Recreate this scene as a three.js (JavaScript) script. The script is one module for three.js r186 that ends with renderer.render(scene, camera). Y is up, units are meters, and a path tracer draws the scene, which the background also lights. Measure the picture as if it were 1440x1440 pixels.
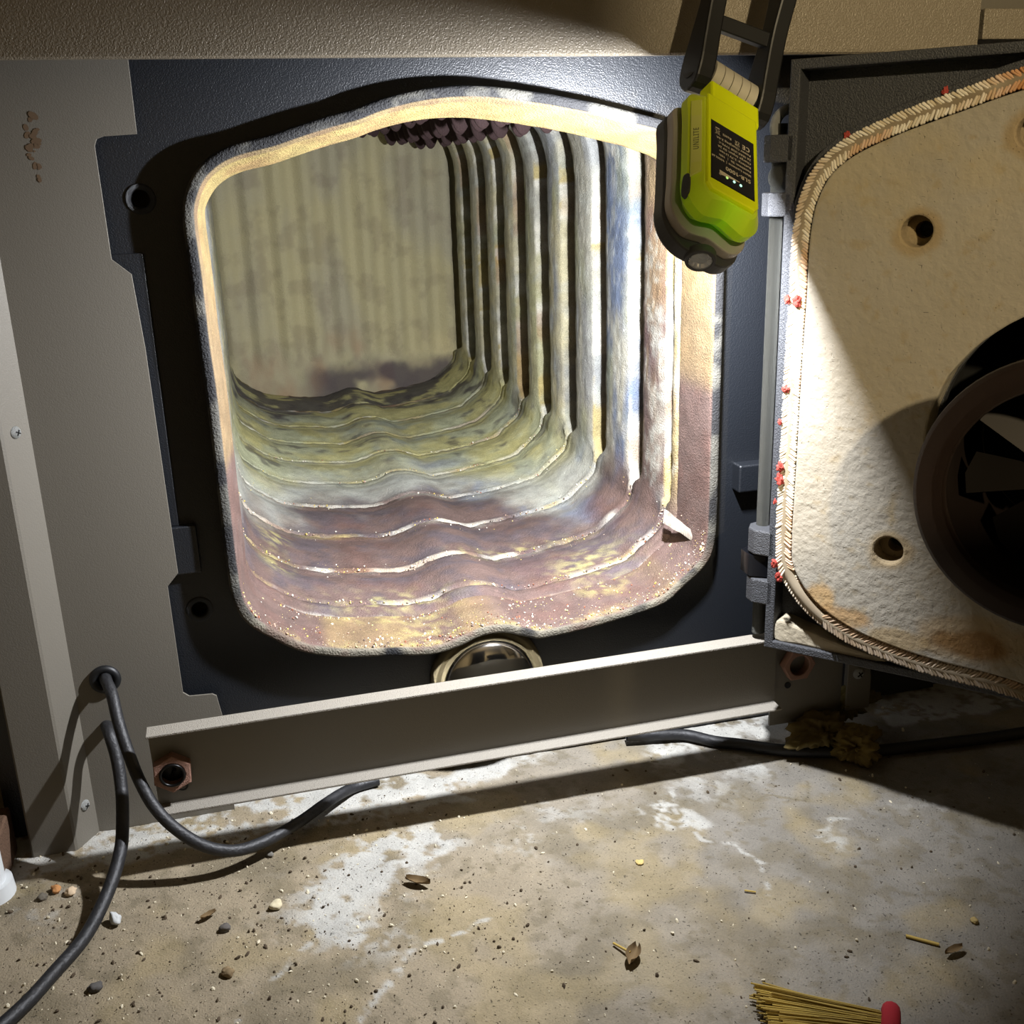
import * as THREE from 'three';
import { RectAreaLightUniformsLib } from 'three/addons/lights/RectAreaLightUniformsLib.js';
import { RoundedBoxGeometry } from 'three/addons/geometries/RoundedBoxGeometry.js';
import { mergeGeometries, mergeVertices, toCreasedNormals } from 'three/addons/utils/BufferGeometryUtils.js';

RectAreaLightUniformsLib.init();
const V3 = THREE.Vector3;
const scene = new THREE.Scene();

// ------------------------------------------------------------------ camera, exposure, lamps
const camera = new THREE.PerspectiveCamera(2 * Math.atan(720 / 1500) * 180 / Math.PI, 1, 0.02, 30);
camera.position.set(-0.1776, 0.5104, 0.8601);
camera.quaternion.setFromRotationMatrix(new THREE.Matrix4().makeBasis(
  new V3(0.967114, -0.030037, 0.252563), new V3(0.105335, 0.951142, -0.290230), new V3(-0.231506, 0.307289, 0.923027)));
const renderer = new THREE.WebGLRenderer({ antialias: true });
renderer.setSize(1440, 1440);
renderer.toneMapping = THREE.LinearToneMapping;
renderer.toneMappingExposure = 1.2;
renderer.shadowMap.enabled = true;
renderer.shadowMap.type = THREE.PCFSoftShadowMap;
scene.background = new THREE.Color(0x000000);

const COB_LIGHT = 9000;        // radiance of the work light's diode panel
const ROOM_LIGHT = 7.0;        // warm bulb of the boiler room
const GREEN = 0.0006;            // charge lamp inside the work light
const ROOM_BULB = new V3(0.0, 1.1, 2.0);

// ------------------------------------------------------------------ helpers
let seed = 1234567;
const rnd = () => { seed = (seed * 1664525 + 1013904223) >>> 0; return seed / 4294967296; };
const rr = (a, b) => a + (b - a) * rnd();
const hash = (x, y, z) => { let h = Math.imul(x, 374761393) ^ Math.imul(y, 668265263) ^ Math.imul(z, 2147483647 - 1640531527); h = Math.imul(h ^ (h >>> 13), 1274126177); return ((h ^ (h >>> 16)) >>> 0) / 4294967296; };
const sm = t => t * t * (3 - 2 * t);
function noise(x, y = 0, z = 0) {
  const i = Math.floor(x), j = Math.floor(y), k = Math.floor(z), u = sm(x - i), v = sm(y - j), w = sm(z - k);
  const L = (a, b, t) => a + (b - a) * t;
  return L(L(L(hash(i, j, k), hash(i + 1, j, k), u), L(hash(i, j + 1, k), hash(i + 1, j + 1, k), u), v),
    L(L(hash(i, j, k + 1), hash(i + 1, j, k + 1), u), L(hash(i, j + 1, k + 1), hash(i + 1, j + 1, k + 1), u), v), w);
}
function fbm(x, y, z, o = 4) { let s = 0, a = 0.5, t = 0; for (let n = 0; n < o; n++) { s += a * noise(x, y, z); t += a; a *= 0.5; x = x * 2.03 + 7.1; y = y * 2.03 + 3.7; z = z * 2.03 + 5.3; } return s / t; }
const clamp = (x, a = 0, b = 1) => Math.min(b, Math.max(a, x));
const step = (a, b, x) => sm(clamp((x - a) / (b - a)));
const hex = h => new THREE.Color(h);
const used = {};
function numbered(n) { const k = used[n] = (used[n] ?? -1) + 1; return k ? n + '_' + String(k).padStart(3, '0') : n; }
function mesh(name, geo, mat, parent = scene, label) {
  const m = new THREE.Mesh(Array.isArray(geo) ? mergeGeometries(geo.map(g => { g = g.index ? g.toNonIndexed() : g; for (const a of Object.keys(g.attributes)) if (!['position', 'normal', 'uv', 'color'].includes(a)) g.deleteAttribute(a); return g; })) : geo, mat);
  m.name = parent === scene ? numbered(name) : name; m.castShadow = m.receiveShadow = true;
  if (label) m.userData.label = label;
  parent.add(m); return m;
}
function tag(o, label, category, group) { o.userData.label = label; o.userData.category = category; if (group) o.userData.group = group; return o; }
function thing(name, label, category, p = [0, 0, 0], group) { const g = new THREE.Group(); g.name = numbered(name); g.position.set(...p); scene.add(g); return tag(g, label, category, group); }
function struct(name, geo, mat) { const m = mesh(name, geo, mat); m.name = name; m.userData.kind = 'structure'; return m; }
const box = (x0, x1, y0, y1, z0, z1, r = 0) => { const g = r ? new RoundedBoxGeometry(x1 - x0, y1 - y0, z1 - z0, 3, r) : new THREE.BoxGeometry(x1 - x0, y1 - y0, z1 - z0); g.translate((x0 + x1) / 2, (y0 + y1) / 2, (z0 + z1) / 2); return g; };
function poly(pts, holes = []) { const s = new THREE.Shape(pts.map(p => new THREE.Vector2(...p))); for (const h of holes) s.holes.push(new THREE.Path(h.map(p => new THREE.Vector2(...p)))); return s; }
const circ = (cx, cy, r, n = 28) => Array.from({ length: n }, (_, i) => [cx + r * Math.cos(i / n * 2 * Math.PI), cy + r * Math.sin(i / n * 2 * Math.PI)]);
// plate of outline pts between z0 (back) and z1 (front)
function slab(pts, z0, z1, holes = [], bevel = 0, seg = 2) { const g = new THREE.ExtrudeGeometry(poly(pts, holes), { depth: z1 - z0 - 2 * bevel, bevelEnabled: bevel > 0, bevelSize: bevel, bevelThickness: bevel, bevelOffset: -bevel, bevelSegments: seg, curveSegments: 8 }); g.translate(0, 0, z0 + bevel); return g; }
// smooth closed outline
function smooth(pts, n, closed = true) { return new THREE.CatmullRomCurve3(pts.map(p => new V3(p[0], p[1], p[2] || 0)), closed, 'centripetal').getSpacedPoints(n).slice(0, closed ? n : n + 1); }
// moves an outline sideways (positive = to the left of the walking direction)
function inset(pts, d) { const n = pts.length; return pts.map((p, i) => { const a = pts[(i + n - 1) % n], b = pts[(i + 1) % n]; const tx = b.x - a.x, ty = b.y - a.y, l = Math.hypot(tx, ty); return new V3(p.x - ty / l * d, p.y + tx / l * d, 0); }); }
function gridGeo(nu, nv, f, closedU = false, color) {      // f(i, j) -> [x, y, z]
  const pos = [], uv = [], col = [], idx = [], N = closedU ? nu + 1 : nu;
  for (let i = 0; i < N; i++) for (let j = 0; j < nv; j++) { const p = f(closedU ? i % nu : i, j, i); pos.push(p[0], p[1], p[2]); uv.push(p[3] ?? p[0], p[4] ?? p[2]); if (color) col.push(...color(p, closedU ? i % nu : i, j)); }
  for (let i = 0; i < N - 1; i++) for (let j = 0; j < nv - 1; j++) { const a = i * nv + j, b = a + nv; idx.push(a, b, a + 1, b, b + 1, a + 1); }
  const g = new THREE.BufferGeometry();
  g.setAttribute('position', new THREE.Float32BufferAttribute(pos, 3)); g.setAttribute('uv', new THREE.Float32BufferAttribute(uv, 2));
  if (color) g.setAttribute('color', new THREE.Float32BufferAttribute(col, 3));
  g.setIndex(idx); g.computeVertexNormals(); return g;
}
const tube = (pts, r, seg = 80, rs = 12) => new THREE.TubeGeometry(new THREE.CatmullRomCurve3(pts.map(p => new V3(...p)), false, 'centripetal'), seg, r, rs, false);
function rod(a, b, r, seg = 16, r2 = r) { const A = new V3(...a), B = new V3(...b), g = new THREE.CylinderGeometry(r2, r, A.distanceTo(B), seg); g.applyQuaternion(new THREE.Quaternion().setFromUnitVectors(new V3(0, 1, 0), B.clone().sub(A).normalize())); g.translate((A.x + B.x) / 2, (A.y + B.y) / 2, (A.z + B.z) / 2); return g; }
function boxUV(g, s = 1) { // uv in metres, by the way a face points
  if (g.index) g = g.toNonIndexed(); g.computeVertexNormals(); const p = g.attributes.position, n = g.attributes.normal, uv = new Float32Array(p.count * 2);
  for (let i = 0; i < p.count; i++) { const x = Math.abs(n.getX(i)), y = Math.abs(n.getY(i)), z = Math.abs(n.getZ(i)); const q = z >= x && z >= y ? [p.getX(i), p.getY(i)] : x >= y ? [p.getZ(i), p.getY(i)] : [p.getX(i), p.getZ(i)]; uv[2 * i] = q[0] * s; uv[2 * i + 1] = q[1] * s; }
  g.setAttribute('uv', new THREE.BufferAttribute(uv, 2)); return g;
}
function paintGeo(g, f) { const p = g.attributes.position, c = new Float32Array(p.count * 3); for (let i = 0; i < p.count; i++) { const k = f(p.getX(i), p.getY(i), p.getZ(i)); c[3 * i] = k[0]; c[3 * i + 1] = k[1]; c[3 * i + 2] = k[2]; } g.setAttribute('color', new THREE.BufferAttribute(c, 3)); return g; }
const mixc = (a, b, t) => [a[0] + (b[0] - a[0]) * t, a[1] + (b[1] - a[1]) * t, a[2] + (b[2] - a[2]) * t];
const lin = h => { const c = new THREE.Color(h); return [c.r, c.g, c.b]; };

// ------------------------------------------------------------------ textures (tileable grain, uv in metres)
function grain(size, f, srgb = false) {
  const d = new Uint8Array(size * size * 4);
  for (let y = 0; y < size; y++) for (let x = 0; x < size; x++) { const v = f(x / size, y / size, x, y), k = (y * size + x) * 4; const a = Array.isArray(v) ? v : [v, v, v]; d[k] = clamp(a[0]) * 255; d[k + 1] = clamp(a[1]) * 255; d[k + 2] = clamp(a[2]) * 255; d[k + 3] = 255; }
  const t = new THREE.DataTexture(d, size, size); t.wrapS = t.wrapT = THREE.RepeatWrapping; t.magFilter = THREE.LinearFilter; t.minFilter = THREE.LinearMipmapLinearFilter; t.generateMipmaps = true; if (srgb) t.colorSpace = THREE.SRGBColorSpace; t.needsUpdate = true; return t;
}
function tnoise(u, v, n, s = 0) { const x = u * n, y = v * n, i = Math.floor(x), j = Math.floor(y), a = sm(x - i), b = sm(y - j), h = (p, q) => hash(((p % n) + n) % n, ((q % n) + n) % n, s); return (h(i, j) * (1 - a) + h(i + 1, j) * a) * (1 - b) + (h(i, j + 1) * (1 - a) + h(i + 1, j + 1) * a) * b; }
const tf = (u, v, n, o, s = 0) => { let r = 0, a = 0.5, t = 0; for (let k = 0; k < o; k++) { r += a * tnoise(u, v, n << k, s + k); t += a; a *= 0.55; } return r / t; };
const rep = (t, m) => { const c = t.clone(); c.repeat.set(1 / m, 1 / m); c.needsUpdate = true; return c; };
const T_fine = grain(512, (u, v) => tf(u, v, 64, 4, 3));                        // fine even relief
const T_speck = grain(1024, (u, v) => { const a = tf(u, v, 16, 6, 11), b = tnoise(u, v, 512, 5), c = tnoise(u, v, 200, 8), d = tnoise(u, v, 90, 9), q = tf(u, v, 8, 3, 15); return clamp(0.76 + 0.5 * (a - 0.5) + 0.34 * (b - 0.5) + (c > 0.93 ? 0.3 : 0) + (d > 0.9 && q > 0.5 ? 0.25 : 0) - (c < 0.06 ? 0.2 : 0)); });
const T_orange = grain(512, (u, v) => { const a = tf(u, v, 48, 3, 21); return clamp((a - 0.25) * 1.8); });   // pebbled paint
const T_concrete = grain(1024, (u, v) => { const a = tf(u, v, 10, 6, 31), b = tnoise(u, v, 256, 35), c = tnoise(u, v, 180, 37); return clamp(0.74 + 0.34 * (a - 0.5) + 0.14 * (b - 0.5) - (c > 0.93 ? 0.34 : 0) + (c < 0.04 ? 0.25 : 0)); });
const T_fibre = grain(1024, (u, v) => { const a = tf(u, v, 24, 5, 41), b = tf(u, v, 6, 3, 45), c = tnoise(u, v, 60, 47); return clamp(0.5 + 0.55 * (a - 0.5) + 0.5 * (b - 0.5) - (c > 0.93 ? (c - 0.93) * 5 : 0)); });

const PIN = (() => { // tongue with a rounded tip and a keel, hanging from y = 0
  const T = [0, 0.25, 0.5, 0.65, 0.76, 0.85, 0.92, 0.965, 0.99, 1]; return gridGeo(24, T.length, (i, j) => { const a = i / 24 * 2 * Math.PI, t = T[j], y = -0.05 * t, r = 0.0135 * (1 - 0.15 * t) * Math.sqrt(Math.max(0, 1 - clamp((t - 0.5) / 0.5) ** 2)); const k = Math.cos(a), q = Math.sin(a); return [r * k, y, r * q * (q > 0 ? 0.35 : 1.1)]; }, true); })();
// ------------------------------------------------------------------ materials
const std = (c, rough, o = {}) => new THREE.MeshStandardMaterial({ color: c, roughness: rough, ...o });
const M = {
  cast: std(0xffffff, 0.78, { vertexColors: true, map: rep(T_speck, 0.2), bumpMap: rep(T_fine, 0.07), bumpScale: 0.0009, side: THREE.DoubleSide }),
  plate: new THREE.MeshPhysicalMaterial({ color: 0x111419, roughness: 0.4, ior: 1.7, bumpMap: rep(T_orange, 0.035), bumpScale: 0.00012 }),
  castBack: std(0xffffff, 0.85, { vertexColors: true, bumpMap: rep(T_fine, 0.07), bumpScale: 0.0009 }),  // back wall left ungrained and paler, making up for lamp falloff
  sleeve: std(0x1f1510, 0.6, { metalness: 0.4 }),
  jacket: std(0x0d0c0b, 0.9),
  sheet: std(0x6d685e, 0.46, { metalness: 0.15, bumpMap: rep(T_orange, 0.03), bumpScale: 0.00006 }),
  cover: std(0x857c6c, 0.38, { metalness: 0.1, bumpMap: rep(T_orange, 0.04), bumpScale: 0.00032 }),
  galv: std(0xa9aaa6, 0.4, { metalness: 0.5, bumpMap: rep(T_fine, 0.05), bumpScale: 0.0003 }),
  dustyLitLip: std(0x8b857a, 0.7, { bumpMap: rep(T_fine, 0.04), bumpScale: 0.0006 }),  // sheet metal paled for dust and for the lamplight from above
  doorIron: std(0x37383b, 0.6, { bumpMap: rep(T_fine, 0.05), bumpScale: 0.0008 }),
  darkIron: std(0x1c1c1e, 0.55, { bumpMap: rep(T_fine, 0.05), bumpScale: 0.0006 }),
  board: std(0xffffff, 0.95, { vertexColors: true, bumpMap: rep(T_fibre, 0.1), bumpScale: 0.0015 }),
  rope: std(0xffffff, 0.9, { vertexColors: true }),
  seal: std(0x96342a, 0.75),
  rodSteel: std(0x4a4a45, 0.5, { metalness: 0.6, bumpMap: rep(T_fine, 0.02), bumpScale: 0.0008 }),
  bolt: std(0x15161a, 0.3, { metalness: 0.5 }),
  chrome: std(0xd8d6d0, 0.12, { metalness: 1 }),
  brass: std(0x8f8263, 0.4, { metalness: 0.8, bumpMap: rep(T_fine, 0.03), bumpScale: 0.0006 }),
  copper: std(0x9c7766, 0.55, { metalness: 0.45, bumpMap: rep(T_fine, 0.02), bumpScale: 0.0008 }),
  bore: std(0x0b0b0b, 0.35, { metalness: 0.4 }),
  steelRim: std(0x2a1c14, 0.42, { metalness: 0.55, bumpMap: rep(T_fine, 0.05), bumpScale: 0.0004 }),
  tubeBody: std(0x85775a, 0.5, { metalness: 0.5, bumpMap: rep(T_fine, 0.05), bumpScale: 0.0004 }),
  vane: std(0x15100c, 0.5, { metalness: 0.6 }),
  pin: std(0x3c2928, 0.8, { bumpMap: rep(T_fine, 0.03), bumpScale: 0.0008, side: THREE.DoubleSide }),
  cable: std(0x232325, 0.55, { map: rep(T_speck, 0.2) , bumpMap: rep(T_fine, 0.3), bumpScale: 0.0005 }),
  lime: new THREE.MeshPhysicalMaterial({ color: 0xdbe808, roughness: 0.42, clearcoat: 0.15, clearcoatRoughness: 0.4 }),
  limeShell: new THREE.MeshPhysicalMaterial({ color: 0xdbe808, roughness: 0.85, transmission: 0.4, thickness: 0 }),
  limePale: std(0xc3c95a, 0.5),
  bumper: std(0x3a3a3c, 0.65), greyBand: std(0x9c958f, 0.55), blackPlastic: std(0x0e0f11, 0.5),
  ringSteel: std(0xcac4b2, 0.4, { metalness: 0.3 }),
  lensClear: new THREE.MeshPhysicalMaterial({ color: 0xffffff, roughness: 0.08, transmission: 0.9, thickness: 0.003, ior: 1.49 }),
  stone: std(0xffffff, 0.85, { vertexColors: true }),
  straw: std(0xa98f45, 0.8), leaf: std(0x6b5636, 0.85), wool: std(0x8a7740, 0.95),
  wall: std(0x5c564c, 0.9), wood: std(0x5a4230, 0.85, { bumpMap: rep(T_fine, 0.1), bumpScale: 0.001 }),
};

// ================================================================== THE SETTING
// floor: concrete slab with salt bloom where it was damp and lamplight whitened in under the rail; fine cells in front of the boiler, wide ones elsewhere
{
  const lines = (a, b, lo, hi, st) => { const o = []; for (let x = lo; x < a; x += 0.1) o.push(x); for (let x = a; x < b; x += st) o.push(x); for (let x = b; x < hi - 0.001; x += 0.1) o.push(x); o.push(hi); return o; };
  const X = lines(-0.45, 0.55, -1.2, 1.5, 0.002), Z = lines(-0.02, 0.47, -1.5, 2.5, 0.002);
  const blooms = [[-0.106, 0.134, 0.036, 0.9], [-0.14, 0.168, 0.034, 0.95], [-0.075, 0.139, 0.022, 0.85], [-0.16, 0.2, 0.016, 0.8], [0.118, 0.150, 0.024, 0.85], [0.138, 0.182, 0.013, 0.9], [0.128, 0.167, 0.012, 0.8], [0.226, 0.105, 0.022, 0.8], [0.238, 0.225, 0.014, 0.7],
    [-0.15, 0.22, 0.025, 0.75], [-0.115, 0.244, 0.018, 0.55], [0.04, 0.115, 0.03, 0.5], [0.17, 0.12, 0.03, 0.5], [0.0, 0.155, 0.03, 0.4], [0.33, 0.19, 0.03, 0.3], [-0.19, 0.2, 0.02, 0.4], [-0.36, 0.13, 0.03, 0.4]];
  const tan = lin(0x9c8e75), grey = lin(0x8b857a), dark = lin(0x756a52), white = lin(0xbfbdb5), och = lin(0x9f8e66);
  // hairline crack and salt veins, as polylines on the floor
  const crack = [[0.157, 0.106], [0.183, 0.136], [0.198, 0.154], [0.22, 0.155], [0.239, 0.169], [0.254, 0.145]];
  const veins = [[[0.217, 0.219], [0.243, 0.202], [0.273, 0.205]], [[0.141, 0.121], [0.13, 0.161], [0.136, 0.192], [0.158, 0.21], [0.17, 0.237], [0.153, 0.271]], [[-0.151, 0.308], [-0.106, 0.255], [-0.046, 0.235]], [[-0.225, 0.287], [-0.211, 0.259], [-0.182, 0.236], [-0.143, 0.198]]];
  const dist = (L, x, z) => { let m = 9; for (let i = 0; i + 1 < L.length; i++) { const [a, b] = L[i], [c, d] = L[i + 1], t = clamp(((x - a) * (c - a) + (z - b) * (d - b)) / ((c - a) ** 2 + (d - b) ** 2)); m = Math.min(m, Math.hypot(x - a - t * (c - a), z - b - t * (d - b))); } return m; };
  const f = (x, z) => {
    let b = 0; const wx = x + 0.02 * (fbm(x * 30, 1, z * 30, 3) - 0.5), wz = z + 0.02 * (fbm(x * 30, 9, z * 30, 3) - 0.5);
    for (const [bx, bz, r, s] of blooms) b += s * Math.exp(-((wx - bx) ** 2 + (wz - bz) ** 2) / (r * r));
    if (z > 0.02 && z < 0.11) b += 1.0 * step(0.1, 0.085, wz + 0.01 * fbm(x * 60, 0, 0, 2)) * step(0.3, 0.42, fbm(x * 14 + 3, 0, z * 10, 3));  // strip under the rail: salt bloom, with lamplight put into the white
    const n = 0.62 * fbm(x * 70, 4, z * 70, 3) + 0.38 * fbm(x * 230, 4, z * 230, 3), vein = 1 - Math.abs(fbm(x * 34, 2, z * 34, 4) - 0.5) * 9;
    const k = clamp(b * 1.25); return k * step(0.5, 0.66, n + 0.2 * k - 0.09 + 0.16 * Math.max(0, vein) * k);
  };
  const g = gridGeo(X.length, Z.length, (i, j) => { const x = X[i], z = Z[Z.length - 1 - j], near = x > -0.45 && x < 0.55 && z > -0.02 && z < 0.46; const h = near ? 0.0012 * (fbm(x * 60, 0, z * 60, 4) - 0.5) + 0.0006 * f(x, z) * noise(x * 300, 0, z * 300) : 0; return [x, h, z, x, z]; }, false, (p) => {
    const x = p[0], z = p[2], a = fbm(x * 9, 3, z * 9, 4), d = fbm(x * 26 + 8, 5, z * 26, 4), w = f(x, z);
    let c = mixc(tan, grey, step(-0.12, 0.2, x + 0.25 * (a - 0.5)));
    c = mixc(c, dark, 0.6 * step(0.52, 0.72, d)); c = mixc(c, dark, 0.5 * step(0.6, 0.7, fbm(x * 120, 8, z * 120, 3))); c = mixc(c, och, 0.5 * step(0.58, 0.75, fbm(x * 18, 7, z * 18, 3)));
    if (x > -0.3 && x < 0.3 && z > 0.08 && z < 0.33) { const qx = x + 0.012 * (fbm(x * 60, 2, z * 60, 3) - 0.5), qz = z + 0.012 * (fbm(x * 60, 6, z * 60, 3) - 0.5); c = mixc(c, dark, 0.75 * step(0.0016, 0.0006, dist(crack, qx, qz))); for (const L of veins) c = mixc(c, white, 0.75 * step(0.0032, 0.001, dist(L, qx, qz)) * step(0.36, 0.56, fbm(x * 150, 3, z * 150, 3))); }
    return mixc(c, white, w * 0.92);
  });
  const top = mesh('floor', g, std(0xffffff, 0.82, { vertexColors: true, map: rep(T_concrete, 0.22), bumpMap: rep(T_concrete, 0.22), bumpScale: 0.0020 })); top.userData.kind = 'structure';
  mesh('slab', box(-1.2, 1.5, -0.12, -0.004, -1.5, 2.5), M.wall, top);
}
struct('wall_back', box(-1.3, 1.6, -0.12, 2.3, -1.6, -1.5), M.wall);
struct('wall_left', box(-1.3, -1.2, -0.12, 2.3, -1.5, 2.5), M.wall);
struct('wall_right', box(1.5, 1.6, -0.12, 2.3, -1.5, 2.5), M.wall);
struct('wall_front', box(-1.3, 1.6, -0.12, 2.3, 2.5, 2.6), M.wall);
struct('ceiling', box(-1.3, 1.6, 2.2, 2.3, -1.5, 2.5), M.wall);
{ // unseen blockers added to keep the lamp off the left side and the floor
  const t = thing('floor_shade_blocker', 'dark box added behind the photographer to shade the floor', 'light blocker', [0.38, 0, 1.1]);
  mesh('body', box(-0.31, 0.31, 0, 0.54, -0.1, 0.1, 0.006), M.darkIron, t); mesh('blocker_lid', box(-0.315, 0.315, 0.542, 0.62, -0.105, 0.105, 0.008), M.darkIron, t); mesh('blocker_handle', tube([[-0.1, 0.618, 0], [-0.09, 0.635, 0], [0.09, 0.635, 0], [0.1, 0.618, 0]], 0.007, 40, 10), M.rodSteel, t);
  const c = thing('side_shade_blocker', 'grey upright box added behind the photographer to shade the left side', 'blocker', [-0.205, 0, 1.25]);
  mesh('blocker_carcass', box(-0.25, 0.25, 0, 1.02, -0.09, 0.09, 0.004), M.doorIron, c); mesh('door', box(-0.24, 0.24, 0.03, 1.0, -0.096, -0.089, 0.002), M.doorIron, c);
}
{ // bulkhead lamp behind the photographer
  const l = thing('bulkhead_lamp', 'round bulkhead lamp with a warm bulb behind the photographer', 'lamp', [ROOM_BULB.x, ROOM_BULB.y, ROOM_BULB.z]);
  mesh('bulb', new THREE.SphereGeometry(0.03, 20, 14), new THREE.MeshStandardMaterial({ color: 0xffffff, emissive: 0xffc98a, emissiveIntensity: 3 }), l);
  mesh('bracket', [rod([0, 0, 0.031], [0, 0, 0.55], 0.012), new THREE.CylinderGeometry(0.05, 0.05, 0.02, 24).rotateX(Math.PI / 2).translate(0, 0, 0.54)], M.wall, l);
  const p = new THREE.PointLight(0xffe9bd, ROOM_LIGHT, 0, 2); p.position.copy(ROOM_BULB); p.castShadow = true; p.shadow.radius = 1.4; scene.add(p);
}

// ================================================================== THE BOILER BLOCK
// outline of the furnace mouth (outer edge of its rim), walked with the opening on the left
const MOUTH = [[-0.206, 0.446], [-0.206, 0.397], [-0.205, 0.353], [-0.205, 0.311], [-0.205, 0.265], [-0.205, 0.22], [-0.203, 0.19], [-0.195, 0.171], [-0.176, 0.154], [-0.153, 0.139], [-0.123, 0.13], [-0.084, 0.125], [-0.044, 0.121], [-0.023, 0.125], [-0.002, 0.132], [0.016, 0.132], [0.031, 0.127], [0.046, 0.122], [0.061, 0.122], [0.104, 0.127], [0.144, 0.134], [0.166, 0.141], [0.181, 0.153], [0.197, 0.166], [0.206, 0.178], [0.21, 0.195], [0.211, 0.23], [0.211, 0.3], [0.211, 0.368], [0.211, 0.426], [0.211, 0.48], [0.205, 0.508], [0.19, 0.527], [0.161, 0.54], [0.135, 0.547], [0.106, 0.554], [0.069, 0.561], [0.042, 0.565], [0.015, 0.568], [-0.012, 0.568], [-0.038, 0.565], [-0.064, 0.559], [-0.079, 0.554], [-0.1, 0.549], [-0.125, 0.542], [-0.142, 0.537], [-0.165, 0.532], [-0.18, 0.526], [-0.193, 0.516], [-0.201, 0.504], [-0.206, 0.488]];
const mouth = smooth(MOUTH, 420);
const boiler = thing('boiler', 'cast iron boiler block with black front plate and open ribbed furnace', 'boiler', [0, 0, 0]);
{ // front plate with the mouth and bolt holes
  const hole = inset(mouth, 0.004).map(p => [p.x, p.y]);
  const bolts = [[-0.234, 0.497], [-0.230, 0.181]];
  const g = slab([[-0.40, 0.002], [0.46, 0.002], [0.46, 0.62], [-0.40, 0.62]], 0.016, 0.03, [hole.reverse(), ...bolts.map(b => circ(b[0], b[1], 0.0062).reverse())]);
  mesh('front_plate', boxUV(g), M.plate, boiler);
  for (const b of bolts) { // raised boss round each hole
    const r = new THREE.TorusGeometry(0.0085, 0.0022, 8, 30); r.scale(1, 1, 0.5); r.translate(b[0], b[1], 0.0302); mesh('bolt_boss', r, M.plate, boiler);
    mesh('bolt_hole', new THREE.CylinderGeometry(0.0062, 0.0062, 0.002, 20).rotateX(Math.PI / 2).translate(b[0], b[1], 0.0165), M.brass, boiler);
  }
  mesh('locating_lug', boxUV(box(-0.262, -0.2245, 0.214, 0.253, 0.029, 0.036, 0.0012)), M.plate, boiler);
  mesh('edge_strip', boxUV(box(-0.262, -0.237, 0.253, 0.46, 0.0295, 0.0325, 0.001)), M.plate, boiler);
}
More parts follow.
